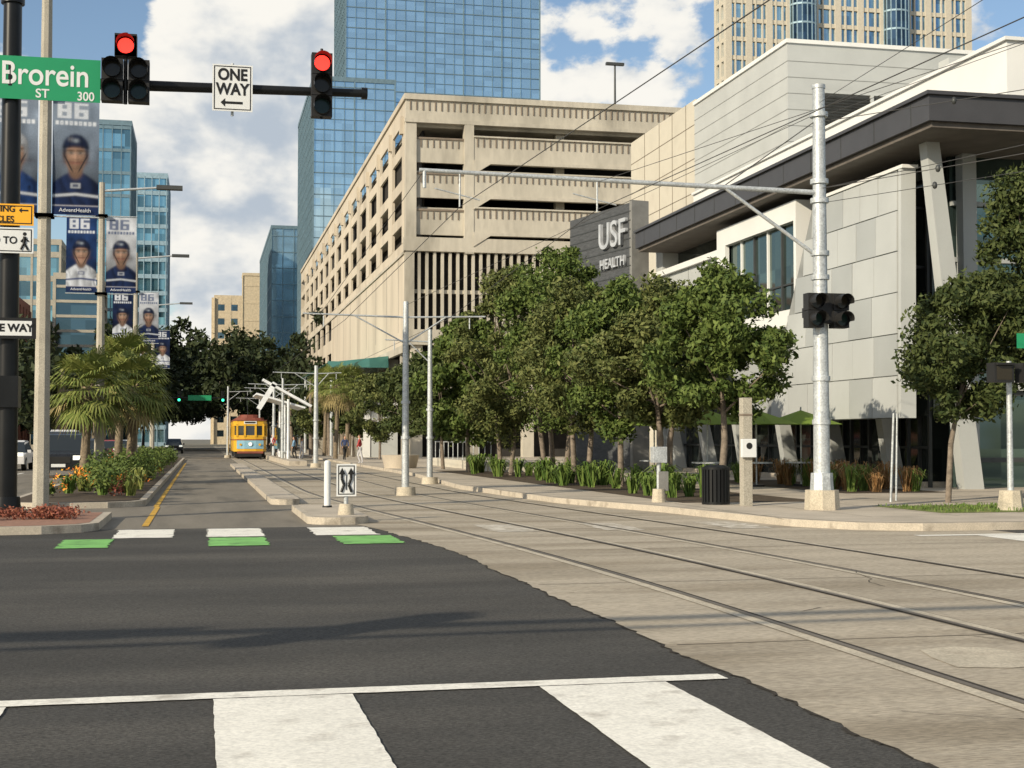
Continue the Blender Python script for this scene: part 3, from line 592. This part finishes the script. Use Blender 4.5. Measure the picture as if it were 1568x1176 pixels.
# printed portrait banners: a flat printed sheet, one colour per grid vertex
def portrait(bg,jersey,cap,seed):
    W,H=96,250; R=np.random.RandomState(seed)
    u=np.linspace(-.5,.5,W)[None,:]*np.ones((H,1)); v=np.linspace(0,2.6,H)[:,None]*np.ones((1,W))
    img=np.zeros((H,W,3)); bgc=np.array(bg); nz=R.normal(size=(16,9)); 
    yi=np.linspace(0,12.99,H); xi=np.linspace(0,5.99,W); fy=(yi%1)[:,None]; fx=(xi%1)[None,:]; y0=np.floor(yi).astype(int); x0=np.floor(xi).astype(int)
    n=(nz[y0][:,x0]*(1-fy)*(1-fx)+nz[y0+1][:,x0]*fy*(1-fx)+nz[y0][:,x0+1]*(1-fy)*fx+nz[y0+1][:,x0+1]*fy*fx)
    img[:]=bgc*(1+.2*n[...,None]); img*= (.35+.65*np.clip((v-.6)/1.6,0,1))[...,None]
    def S(x,k=60): return 1/(1+np.exp(-np.clip(x*k,-30,30)))
    def lay(m,c): 
        nonlocal img
        c=np.array(c) if not isinstance(c,np.ndarray) else c
        img=img*(1-m[...,None])+c*m[...,None]
    def Rc(x0,x1,y0,y1,k=150): return S(u-x0,k)*S(x1-u,k)*S(v-y0,k)*S(y1-v,k)
    fg=(.62,.66,.72) if sum(bg)<1.2 else (.04,.065,.15)
    x=-.40
    for i in range(2):
        lay(Rc(x,x+.3,2.17,2.52)*.8,fg); lay(Rc(x+.1,x+.2,2.22,2.31)*.85,bgc); lay(Rc(x+.1,x+(.31 if i else .2),2.38,2.47)*.85,bgc); x+=.36
    for i in range(9): lay(Rc(-.44+i*.1,-.37+i*.1,2.02,2.11)*.9,fg); lay(Rc(-.42+i*.1,-.39+i*.1,2.045,2.085)*.6*(i%2),bgc)
    sh=1.0-.55*np.abs(u)**1.5*1.5
    jm=S(sh-v,60); fold=1+.45*np.sin(u*20+v*6+n*2)*.5+.35*n*.5-.5*np.clip(u,0,1)
    lay(jm,np.clip(np.array(jersey)[None,None,:]*fold[...,None],0,1)*np.ones((H,W,1)))
    st=(.42,.45,.50) if sum(jersey)<.6 else (.015,.03,.11)
    lay(jm*S(v-(.44-.1*np.abs(u)),120)*S((.50-.1*np.abs(u))-v,120)*.9,st)
    lay(Rc(-.11,.11,.60,.72)*.6,st); lay(Rc(-.06,.06,.63,.69)*.8,jersey)
    k_=1.28; u=u/k_; v=1.27+(v-1.33)/k_
    def E(cx,cy,rx,ry,k=40): return S(1-np.sqrt(((u-cx)/rx)**2+((v-cy)/ry)**2),k*min(rx,ry)*2)
    sk=np.array((.36,.225,.165)); light=(1.15-2.7*np.clip(u-.0,0,1)-1.2*np.clip(-u-.11,0,1))
    lay(E(0,1.02,.12,.16),sk*.35)
    f=E(0,1.26,.175,.27); shade=np.clip(light*(1-.3*S(1.12-v,12)),.15,1.3)[...,None]
    lay(f,sk[None,None,:]*shade)
    for s in(-1,1): lay(E(s*.18,1.27,.028,.06),sk*.5)
    if R.rand()>.3: lay(f*S(1.17-v+.25*np.abs(u)*np.abs(u)*10,25)*.75,np.array((.07,.045,.03))[None,None,:]*shade)
    lay(E(0,1.145,.06,.014),(.20,.07,.06)); lay(E(0,1.16,.05,.006)*.8,(.05,.02,.02))
    for s in(-1,1):
        lay(E(s*.078,1.325,.055,.032,30)*.75,sk*.25); lay(E(s*.078,1.322,.03,.010),(.30,.27,.25)); lay(E(s*.078,1.322,.013,.011),(.01,.01,.01)); lay(E(s*.082,1.362,.058,.012),(.03,.02,.012))
        lay(E(s*.13,1.2,.04,.07,20)*.35,sk*.3)
    lay(E(.028,1.25,.02,.07,25)*.6,sk*.3); lay(E(0,1.205,.035,.012)*.8,sk*.22); lay(E(-.01,1.26,.010,.05)*.5,sk*1.5)
    hm=E(0,1.43,.215,.22)*S(v-1.40-.02*np.cos(u*8),80); cp=np.array(cap)*.7; sp=np.exp(-((u+.09)**2+(v-1.56)**2)/.002)[...,None]
    hs=(1.1-2.2*np.clip(u,0,1))[...,None]
    lay(hm,np.clip(cp[None,None,:]*hs+.12*sp,0,1)); lay(hm*S(1.44-v,100)*.8,cp*.25); lay(hm*S(.012-np.abs(np.abs(u)-.1-.1*(1.5-v)),150)*.5,cp*.3)
    for s in(-1,1): lay(E(s*.19,1.33,.026,.11)*.9,cp*.5); lay(S(.009-np.abs(np.abs(u)-.18+(1.25-v)*.5),220)*S(1.27-v,60)*S(v-1.0,60)*.9,(.02,.02,.025))
    lay(E(0,1.54,.04,.03)*.6,(.35,.40,.46))
    v=np.linspace(0,2.6,H)[:,None]*np.ones((1,W))
    lay(S(.2-v,150),(.012,.025,.08)); lay(S(v-.2,150)*S(.215-v,150),(.45,.45,.5))
    img*=(1+.08*R.normal(size=(H,W,1)))
    return np.clip(img,0.004,.9)
BN=0
def banner(x0,x1,y,z0,z1,sch,parent):
    global BN; BN+=1
    img=portrait(*sch,BN); H,W,_=img.shape; xs=np.linspace(x0,x1,W); zs=np.linspace(z0,z1,H); X,Z=np.meshgrid(xs,zs); Y=np.full_like(X,y)+.02*np.sin((X-x0)*4+BN)*np.sin((Z-z0)*2)
    V=np.stack([X,Y,Z],-1).reshape(-1,3); i=np.arange(H*W).reshape(H,W); F=np.stack([i[:-1,:-1],i[:-1,1:],i[1:,1:],i[1:,:-1]],-1).reshape(-1,4)
    o=npmesh('sports_banner',V,F,'print',parent); a=o.data.color_attributes.new('Col','FLOAT_COLOR','POINT'); c=np.ones((H*W,4),np.float32); c[:,:3]=img.reshape(-1,3); a.data.foreach_set('color',c.ravel())
    text(o,'sponsor_text','AdventHealth',((x0+x1)/2,y-.045,(z0+.1)),.125,'bwhite'); return o
GR=(.17,.215,.285); NV=(.008,.017,.055); WH=(.44,.47,.52); BL=(.012,.035,.12)
def lightpole(x,y,bans,H=14):
    b=B(); b.cyl((x,y,.0),(x,y,H),.19,.10,'concpole',8,smooth=False)
    b.cyl((x,y,H-.3),(x+2.0,y,H-.1),.05,.04,'galv',8); b.obox((x+2.3,y,H-.1),(.9,.3,.14),'mull')
    for s in(-1,1):
        for z in(6.68,9.42): b.cyl((x,y,z),(x+s*1.2,y,z),.02,.02,'galv',6); b.box(x-.2,x+.2,y-.2,y+.2,z-.04,z+.04,'galv')
    o=b.obj('street_lamp')
    for s,sch in bans:
        a,d=(x+.16,x+1.18) if s>0 else (x-1.18,x-.16); banner(a,d,y-.03,6.72,9.38,sch,None)
lightpole(-3.55,33.4,[(1,(GR,NV,NV)),(-1,(GR,BL,WH))],15)
lightpole(-3.5,51,[(1,(WH,NV,NV)),(-1,(BL,WH,NV))],10.6)
lightpole(-3.5,77,[(1,(WH,NV,NV)),(-1,(NV,WH,NV))],11.5)
lightpole(-3.5,104,[(1,(NV,WH,NV)),(-1,(NV,WH,NV))],11.5)

# main catenary pole
b=B(); x,y=12.5,27
b.cyl((x,y,.9),(x,y,8.9),.17,.125,'galv',12); b.cyl((x,y,8.9),(x,y,8.98),.14,.14,'galv',12)
b.cyl((x,y,.14),(x,y,.55),.36,.34,'lightc',8,smooth=False); b.cyl((x,y,.55),(x,y,.9),.24,.22,'galv',8,smooth=False)
for z in (1.9,2.8,4.9,5.4,6.5,6.9,8.3): b.cyl((x,y,z),(x,y,z+.1),.19,.19,'galv',12)
b.cyl((x,y,6.72),(4.1,y,6.85),.055,.04,'galv',8); b.cyl((x,y,5.35),(10.4,y,6.75),.04,.035,'galv',8)
b.cyl((10.4,y,6.78),(12.4,y,8.2),.012,.012,'wire',5); b.cyl((4.2,y,6.85),(4.2,y,6.5),.04,.04,'galv',6)
for xx in (4.9,7.7): b.cyl((xx,y,6.8),(xx,y,6.15),.02,.02,'galv',6); b.cyl((xx-.5,y,6.5),(xx+.4,y,6.3),.015,.015,'galv',6)
b.obj('tram_wire_pole')
b=B(); yy=26.7; 
head(b,12.27,yy,4.42,2,.36); head(b,12.83,yy,4.42,2,.36); b.box(12.1,13.0,yy+.26,yy+.32,4.1,4.3,'blackp'); b.box(12.35,12.7,26.75,27,3.98,4.6,'blackp')
b.obj('tram_signal')
def wpole(x,y,H,arms,zr,r=.09,armz=None):
    b=B(); b.cyl((x,y,.0),(x,y,.25),.3,.28,'lightc',10); b.cyl((x,y,.2),(x,y,H),r*1.2,r*.85,'galv',10)
    for s,l in arms:
        z=armz or H-.45; b.cyl((x,y,z),(x+s*l,y,z+.06),.03,.025,'galv',6); b.cyl((x,y,z-.75),(x+s*l*.5,y,z+.02),.022,.022,'galv',6); b.cyl((x+s*l*.8,y,z),(x+s*l*.8,y,z-.3),.02,.02,'galv',6)
    for zz in (1.6,2.6): b.cyl((x,y,zz),(x,y,zz+.08),r*1.5,r*1.5,'galv',8)
    return b.obj('tram_wire_pole')
wpole(5.62,39.5,5.5,[(-1,2.9),(1,2.3)],0)
wpole(7.9,49.4,5.5,[(-1,1.6)],0)
wpole(6.2,79,5.7,[(-1,2.4),(1,1.4)],0,.12); wpole(5.3,96,5.7,[(-1,2.3),(1,2.0)],0); wpole(5.5,112,6,[(-1,2.3),(1,2.0)],0,.12); wpole(2.1,120,6,[(1,2)],0); wpole(5.5,140,6,[(-1,2.3),(1,2.0)],0)
b=B()
def wire(pts,r=.011):
    for p,q2 in zip(pts[:-1],pts[1:]): b.cyl(p,q2,r,r,'wire',5,False)
wire([(5.7,-12,6.1),(5.55,13,6.02),(4.9,27,6.15),(3.9,39.5,4.95),(3.75,60,5.0),(3.75,79,5.2),(3.75,112,5.3),(3.75,200,5.4)],.008)
wire([(8.6,-12,6.1),(8.45,13,6.05),(7.7,27,6.2),(6.8,39.5,5.0),(6.9,60,5.1),(7,79,5.2),(7,112,5.3)],.008)
wire([(4.2,27,6.85),(3.2,39.5,5.1)],.007); wire([(12.5,27,8.4),(5.62,39.5,5.4)],.007); wire([(12.5,27,6.8),(21,18,7.6)],.009); wire([(12.5,27,8.2),(24,20,9.4)],.009)
wire([(12.5,27,8.6),(8.4,10,6.6)],.006); wire([(12.5,27,8.3),(17,5,8.5)],.006); wire([(12.5,27,6.8),(14.5,15,6.3),(15,0,6.3)],.007); wire([(7.7,27,6.75),(12.6,12,7.2)],.006); wire([(12.5,27,6.5),(24,24,8.3)],.007)
for t in (.25,.5,.75):
    for A,C in (((12.5,27,6.8),(21,18,7.6)),((12.5,27,8.2),(24,20,9.4)),((12.5,27,6.5),(24,24,8.3))):
        p=Vector(A).lerp(Vector(C),t*.8); b.sph(p,(.06,.06,.08),'mull',6,4)
b.obj('overhead_wires')

b=B(); x,y=2.72,27.2; b.cyl((x,y,.14),(x,y,.35),.16,.13,'lightc',12); b.cyl((x,y,.3),(x,y,1.05),.045,.045,'galv',8); plate(b,x-.19,x+.19,y-.06,.5,1.12,'signw','signb')
for s in(-1,1):
    P0=[(x+s*.10,.58),(x+s*.045,.72),(x+s*.09,.84),(x+s*.085,.95)]
    for a,c in zip(P0[:-1],P0[1:]): b.cyl((a[0],y-.066,a[1]),(c[0],y-.066,c[1]),.027,.027,'signb',6)
    b.poly([(x+s*.085-.065,y-.097,.92),(x+s*.085+.065,y-.097,.92),(x+s*.085,y-.097,1.05)],'signb')
b.box(x-.008,x+.008,y-.07,y-.06,.62,.9,'signb'); b.obj('lane_arrow_sign')
b=B(); b.cyl((2.62,30.2,.14),(2.62,30.2,1.1),.07,.07,'signw',12); b.sph((2.62,30.2,1.1),(.07,.07,.05),'signw'); b.cyl((2.62,30.2,.12),(2.62,30.2,.18),.11,.1,'blackp',12); b.obj('white_bollard')

# right corner furniture
b=B(); x,y=11.6,28.9; b.box(x-.11,x+.11,y-.11,y+.11,.14,2.5,'concpole'); b.box(x-.17,x+.17,y-.2,y-.11,1.2,1.6,'signw'); b.disc(x,y-.205,1.45,.07,.07,'blackp'); b.box(x-.12,x+.12,y-.12,y+.12,2.1,2.15,'garb'); b.obj('push_button_post',bevel=.01)
b=B(); x,y=10.3,31.0; b.cyl((x,y,.1),(x,y,1.2),.05,.05,'galv',10); b.box(x-.17,x+.17,y-.12,y+.1,1.05,1.42,'galv'); b.cyl((x,y,.12),(x,y,.45),.17,.14,'lightc',10); b.box(x-.02,x+.22,y-.06,y+.06,.4,.85,'louv'); b.obj('ticket_validator_post',bevel=.01)
b=B(); x,y=11.2,29.7
for i in range(22):
    a=i/22*6.283; b.obox((x+.3*math.cos(a),y+.3*math.sin(a),.55),(.02,.055,.78),'black',a)
b.cyl((x,y,.16),(x,y,.92),.26,.27,'black',20); b.cyl((x,y,.92),(x,y,.97),.32,.32,'black',20); b.cyl((x,y,.14),(x,y,.2),.31,.31,'black',20); b.cyl((x,y,.97),(x,y,1.02),.29,.2,'black',20); b.obj('litter_bin')
b=B(); x,y=16.2,26.0; b.cyl((x,y,.14),(x,y,.55),.27,.22,'lightc',8,smooth=False); b.cyl((x,y,.5),(x,y,3.2),.065,.055,'galv',10)
for s in(-1,1):
    b.box(x+s*.32-.22,x+s*.32+.22,y-.35,y-.05,2.75,3.15,'blackp'); b.box(x+s*.32-.2,x+s*.32+.2,y-.45,y-.35,3.1,3.14,'blackp'); b.box(x+s*.32-.17,x+s*.32+.17,y-.355,y-.35,2.8,3.08,'lensd')
b.obj('pedestrian_signal')
b=B(); plate(b,15.95,17.6,25.3,3.42,3.72,'signg'); b.cyl((16.9,25.4,.15),(16.9,25.4,3.7),.04,.04,'galv',8); o=b.obj('street_name_sign'); text(o,'t','E Brorein',(16.75,25.29,3.57),.2,'signw')
b=B(); b.cyl((16.0,30.5,.1),(16.05,30.5,2.2),.025,.025,'galv',6); b.obj('tree_stake')
b=B(); b.cyl((15.6,30,.1),(15.7,30,2.2),.03,.03,'galv',6); b.obj('tree_stake')
def umbrella(x,y):
    b=B(); b.cyl((x,y,.14),(x,y,2.6),.025,.025,'galv',8); b.cyl((x,y,.14),(x,y,.2),.25,.25,'blackp',12); n=8
    for i in range(n):
        a,c=2*math.pi*i/n,2*math.pi*(i+1)/n; b.poly([(x,y,2.5),(x+1.35*math.cos(a),y+1.35*math.sin(a),2.05),(x+1.35*math.cos(c),y+1.35*math.sin(c),2.05)],'umb')
    b.cyl((x,y,.85),(x,y,.89),.5,.5,'galv',16); b.obj('patio_umbrella')
umbrella(15.2,41); umbrella(16.6,40.5); umbrella(18.2,40.8); umbrella(14.8,45)
# near-left mast arm, shades the junction
b=B(); my=3.4; b.cyl((-21,my,0),(-21,my,8.5),.2,.16,'black',12); b.cyl((-21,my,6.5),(-4.6,my,6.8),.14,.08,'black',10)
for xx in (-16.5,-11): b.box(xx-.2,xx+.2,my-.2,my+.2,6.1,7.2,'blackp')
b.box(-15.5,-12.7,my-.05,my,6.5,6.95,'signg'); b.cyl((-21,my,5.95),(-5.5,my,6.35),.07,.05,'black',8); b.obj('traffic_signal_mast')

b=B(); Y=165; b.cyl((-6.5,Y,0),(-6.5,Y,7),.15,.12,'black',8); b.cyl((-6.5,Y,6.3),(3.6,Y,6.3),.09,.07,'black',8)
for x in (-2.6,2.3): head(b,x,Y-.3,6.9,3,.42,2,'greenl')
b.box(-1.6,1.0,Y-.2,Y-.15,6.0,6.6,'signg'); b.obj('traffic_signal_mast')

# ------------------------------------------------------------ tram
def tram(x,y):
    b=B(); w=1.28; z0=.35; L=12.5; y1=y+L
    pts=[(x-w,y+.6),(x-w*.8,y+.12),(x-w*.35,y),(x+w*.35,y),(x+w*.8,y+.12),(x+w,y+.6),(x+w,y1),(x-w,y1)]
    b.prism(pts,z0+.25,1.5,'tyel'); b.prism([(px+(px-x)*.02,py-.02) for px,py in pts],1.5,1.58,'tred'); b.prism(pts,1.58,1.9,'tyel')
    b.prism([(x-w*.82,y+.10),(x-w*.36,y-.02),(x+w*.36,y-.02),(x+w*.82,y+.10)],.82,1.48,'tblu')
    b.prism([(px-(px-x)*.03,py+.03) for px,py in pts],1.9,2.65,'carglass'); b.prism([(px+(px-x)*.02,py-.02) for px,py in pts],2.65,3.05,'tyel')
    b.prism([(px+(px-x)*.05,py-.08) for px,py in pts],3.05,3.14,'tred'); b.prism([(px-(px-x)*.15,py+.3) for px,py in pts],3.14,3.3,'tred'); b.prism([(px-(px-x)*.45,py+1.0) for px,py in pts],3.3,3.55,'tred')
    for px,py in ((x-w,y+.6),(x-w*.8,y+.1),(x-w*.33,y-.02),(x+w*.33,y-.02),(x+w*.8,y+.1),(x+w,y+.6)): b.box(px-.08,px+.08,py-.03,py+.1,1.78,2.8,'tyel')
    for i in range(9):
        for s in(-1,1): b.box(x+s*w-.05,x+s*w+.05,y+.8+i*1.35,y+1.0+i*1.35,1.78,2.8,'tyel')
    b.disc(x,y-.03,1.2,.15,.15,'lamp'); b.cyl((x,y,1.2),(x,y-.1,1.2),.18,.16,'galv',14,False); b.disc(x-.75,y-.03,1.15,.1,.1,'tyel'); b.disc(x+.75,y-.03,1.15,.1,.1,'tyel')
    b.box(x-.5,x+.5,y-.05,y,2.8,3.02,'signw'); b.box(x-.42,x+.42,y-.055,y-.05,2.85,2.97,'signb')
    b.box(x-w*.8,x+w*.8,y-.15,y+.1,.45,.62,'tred'); b.box(x-.9,x+.9,y-.2,y,.2,.42,'blackp'); b.box(x-w+.1,x+w-.1,y+.8,y1,.15,.6,'blackp')
    for k in (2,4,9,11):
        for s in(-.72,.72): b.cyl((x+s-.05,y+k,.33),(x+s+.05,y+k,.33),.33,.33,'rail',14)
    b.cyl((x,y+6,3.5),(x,y+9.5,5.2),.03,.02,'blackp',6)
    b.obj('tram')
tram(3.75,114)
b=B(); b.obox((5.4,93,4.6),(3.6,.9,.16),'canopy',ry=.5); b.obox((4.1,93,4.4),(.3,.9,2.0),'canopy',ry=.55); b.obox((5.2,100,4.2),(3.4,7,.12),'canopy',ry=.28); 
for yy in (93,97,103): b.cyl((5.5,yy,.3),(5.5,yy,4.2),.1,.09,'canopy',8)
b.box(5.15,5.35,100,104,.9,2.4,'cglass'); b.box(5.3,5.8,95,99,.7,.78,'galv'); b.obj('tram_stop_shelter')
b=B(); b.cyl((9.7,70,.14),(9.7,70,.8),.8,.95,'walk',16); b.obj('concrete_planter')
b=B(); b.box(12.5,15,62,78,.14,.55,'tanw'); b.box(12.6,15.4,60.5,62,.14,.35,'tanw')
for k in range(12): b.cyl((12.7,62+k*1.4,.5),(12.7,62+k*1.4,1.45),.025,.025,'galv',6)
b.cyl((12.7,62,1.45),(12.7,77.5,1.45),.03,.03,'galv',6); b.obj('terrace_with_railing')

# ------------------------------------------------------------ cars
def car(name,x,y,k,d=-1,h=1.75,w=1.9,L=4.8):
    b=B(); W=w/2
    prof=[(-L/2,.35),(-L/2-.02,.75),(-L/2+.12,h*.53),(-L*.22,h*.60),(L*.40,h*.62),(L/2,h*.56),(L/2,.4)]
    n=len(prof); vs=[]
    for s in(-1,1):
        for i,(py,pz) in enumerate(prof): vs.append((x+s*W*(.97 if pz>h*.5 else 1),y-d*py,pz))
    b.add(vs,[(i,(i+1)%n,n+(i+1)%n,n+i) for i in range(n)]+[tuple(range(n)),tuple(range(2*n-1,n-1,-1))],k)
    cab=[(-L*.22,h*.60),(-L*.05,h*.96),(L*.05,h),(L*.32,h*.97),(L*.43,h*.62)]; m=len(cab); vs=[]
    for s in(-1,1):
        for py,pz in cab: vs.append((x+s*W*(.93 if pz<h*.7 else .74),y-d*py,pz))
    b.add(vs,[(i,i+1,m+i+1,m+i) for i in range(m-1)]+[tuple(range(m)),tuple(range(2*m-1,m-1,-1))],'carglass')
    b.hexa([(x-W*.76,y+d*L*.03,h*.965),(x+W*.76,y+d*L*.03,h*.965),(x+W*.76,y-d*L*.33,h*.965),(x-W*.76,y-d*L*.33,h*.965)],[(x-W*.7,y-d*L*.03,h*1.02),(x+W*.7,y-d*L*.03,h*1.02),(x+W*.7,y-d*L*.3,h*1.01),(x-W*.7,y-d*L*.3,h*1.01)],k)
    f=y+d*(L/2+.03)
    b.box(x-W*.5,x+W*.5,min(f,f-d*.1),max(f,f-d*.1),.62,.88,'blackp'); b.box(x-.28,x+.28,min(f+d*.01,f),max(f+d*.01,f),.45,.58,'signw')
    for s in(-1,1):
        b.box(x+s*W*.78-.17,x+s*W*.78+.17,min(f,f-d*.12),max(f,f-d*.12),.74,.92,'lamp'); b.box(x+s*(W+.08)-.09,x+s*(W+.08)+.09,y+d*L*.17,y+d*L*.2+.08,h*.6,h*.7,k)
        for yy in(-L*.31,L*.31):
            b.cyl((x+s*(W-.2),y+yy,.34),(x+s*(W+.01),y+yy,.34),.34,.34,'tyre',18); b.cyl((x+s*(W+.0),y+yy,.34),(x+s*(W+.02),y+yy,.34),.2,.18,'galv',12)
    return b.obj(name,bevel=.04)
car('suv_car',-5.72,62.5,'cardark',h=1.85,w=1.9); car('white_car',-9.6,76,'carwhite',h=1.5); car('white_van',-7.9,86,'carwhite',h=2.1,w=2); car('dark_car',-5.9,76,'cardark',h=1.6)
car('red_car',-6.6,104,'carred',h=1.5); car('white_car',-6.5,128,'carwhite',h=1.5); car('dark_car',-3.0,160,'cardark',h=1.6)

# ------------------------------------------------------------ people
def skinobj(name,vs,es,rs,k,parent):
    me=bpy.data.meshes.new(name); me.from_pydata(vs,es,[]); me.materials.append(M[k]); o=bpy.data.objects.new(name,me); SC.collection.objects.link(o); o.parent=parent
    o.modifiers.new('Skin','SKIN')
    if not me.skin_vertices: return o
    for i,r in enumerate(rs): me.skin_vertices[0].data[i].radius=(r,r)
    me.skin_vertices[0].data[0].use_root=True
    s=o.modifiers.new('Sub','SUBSURF'); s.levels=1; s.render_levels=1; return o
def person(x,y,rz,sk,pk,z0=.0,hh=1.74,stride=.12,arm=.1):
    e=empty('person'); s=hh/1.75
    skinobj('trousers',[(0,0,.95),(-.1,0,.9),(-.1,-stride,.5),(-.1,stride*.3,.08),(-.1,-.13+stride*.3,.05),(.1,0,.9),(.1,stride,.5),(.1,stride*1.6,.08),(.1,stride*1.6-.13,.05)],[(0,1),(1,2),(2,3),(3,4),(0,5),(5,6),(6,7),(7,8)],[.13,.1,.065,.045,.04,.1,.065,.045,.04],pk,e)
    skinobj('shirt',[(0,0,1.0),(0,0,1.2),(0,0,1.4),(-.19,0,1.42),(-.24,arm,1.15),(-.22,-.08,.95),(.19,0,1.42),(.24,-arm,1.15),(.22,-.16,.98)],[(0,1),(1,2),(2,3),(3,4),(4,5),(2,6),(6,7),(7,8)],[.14,.14,.12,.07,.05,.04,.07,.05,.04],sk,e)
    h=B(); h.cyl((0,0,1.42),(0,-.01,1.55),.05,.05,'skin',8); h.sph((0,-.01,1.63),(.078,.095,.115),'skin'); h.sph((0,.015,1.655),(.085,.095,.105),'hair'); h.sph((0,-.105,1.62),(.014,.02,.02),'skin',6,4)
    for q3 in(-1,1): h.sph((q3*.23,-.12,.92),(.03,.04,.07),'skin',6,4); h.sph((q3*.03,-.095,1.645),(.012,.008,.008),'hair',6,4)
    h.obj('head_and_hands',e); e.location=(x,y,z0); e.rotation_euler=(0,0,rz); e.scale=(s,s,s)
for i,(x,y,z) in enumerate([(5.4,112,.3),(5.8,110,.3),(5.3,105,.3),(5.9,101,.3),(6.9,109,.01),(7.7,112,.01),(9.7,98,.14),(9.2,84,.14),(-13.5,98,.14),(-13.8,84,.14)]):
    person(x,y,R.uniform(-2,2),'cl%d'%(i%5),'cl%d'%((i*3+3)%6),z,1.65+.03*(i%5))

# ------------------------------------------------------------ light, sky, camera
S=Vector((-.82,-.57,0)).normalized(); el=math.radians(24)
sv=Vector((S.x*math.cos(el),S.y*math.cos(el),math.sin(el)))
sun=bpy.data.lights.new('sun','SUN'); sun.energy=5.0; sun.angle=math.radians(.5); sun.color=(1,.87,.67); so=bpy.data.objects.new('sun',sun); SC.collection.objects.link(so)
so.rotation_euler=sv.to_track_quat('Z','Y').to_euler()
w=bpy.data.worlds.new('World'); SC.world=w; w.use_nodes=True; nt=w.node_tree; N=nt.nodes; L=nt.links; bg=N['Background']; bg.inputs[1].default_value=.13
sky=N.new('ShaderNodeTexSky'); sky.sky_type='NISHITA'; sky.sun_disc=False; sky.sun_elevation=el; sky.sun_rotation=math.atan2(S.x,S.y)%(2*math.pi); sky.dust_density=.6; sky.ozone_density=1.5
tc=N.new('ShaderNodeTexCoord')
def cn(off,det):
    mp=N.new('ShaderNodeMapping'); mp.inputs['Scale'].default_value=(6,6,9); mp.inputs['Location'].default_value=off; L.new(tc.outputs['Generated'],mp.inputs[0])
    n=N.new('ShaderNodeTexNoise'); n.inputs['Scale'].default_value=1.0; n.inputs['Detail'].default_value=det; n.inputs['Roughness'].default_value=.56; n.inputs['Distortion'].default_value=.1; L.new(mp.outputs[0],n.inputs['Vector']); return n.outputs['Fac']
o0=(1.3,.4,2.2); n1=cn(o0,8); n2=cn((o0[0]-.16,o0[1]-.05,o0[2]+.24),5)
tot=n1
for c,r,amt in (((.03,.975,.17),.22,.13),((.40,.87,.27),.22,.10),((.2,.95,.33),.15,.06),((-.075,.95,.285),.095,-.22),((-.11,.98,.12),.06,-.06)):
    vd=N.new('ShaderNodeVectorMath'); vd.operation='DISTANCE'; L.new(tc.outputs['Generated'],vd.inputs[0]); vd.inputs[1].default_value=c
    mr=N.new('ShaderNodeMapRange'); mr.interpolation_type='SMOOTHSTEP'; mr.inputs[1].default_value=0; mr.inputs[2].default_value=r; mr.inputs[3].default_value=amt; mr.inputs[4].default_value=0; L.new(vd.outputs['Value'],mr.inputs[0])
    a=N.new('ShaderNodeMath'); L.new(tot,a.inputs[0]); L.new(mr.outputs[0],a.inputs[1]); tot=a.outputs[0]
mk=N.new('ShaderNodeMapRange'); mk.interpolation_type='SMOOTHSTEP'; mk.inputs[1].default_value=.49; mk.inputs[2].default_value=.54; L.new(tot,mk.inputs[0])
df=N.new('ShaderNodeMath'); df.operation='SUBTRACT'; L.new(n1,df.inputs[0]); L.new(n2,df.inputs[1])
lt=N.new('ShaderNodeMapRange'); lt.interpolation_type='SMOOTHSTEP'; lt.inputs[1].default_value=-.12; lt.inputs[2].default_value=.08; L.new(df.outputs[0],lt.inputs[0])
cm=N.new('ShaderNodeMix'); cm.data_type='RGBA'; cm.inputs[6].default_value=(3.7,4.2,4.8,1); cm.inputs[7].default_value=(7.4,7.2,6.7,1); L.new(lt.outputs[0],cm.inputs[0])
mx=N.new('ShaderNodeMix'); mx.data_type='RGBA'; L.new(mk.outputs[0],mx.inputs[0]); L.new(sky.outputs[0],mx.inputs[6]); L.new(cm.outputs[2],mx.inputs[7]); L.new(mx.outputs[2],bg.inputs[0])
cam=bpy.data.cameras.new('camera'); cam.lens=49.4; cam.sensor_width=36; cam.clip_end=6000; co=bpy.data.objects.new('camera',cam); SC.collection.objects.link(co)
co.location=(0,0,1.6); co.rotation_euler=(math.radians(92.24),0,math.radians(-12.43)); SC.camera=co
SC.view_settings.view_transform='Standard'; SC.view_settings.look='None'; SC.view_settings.exposure=0
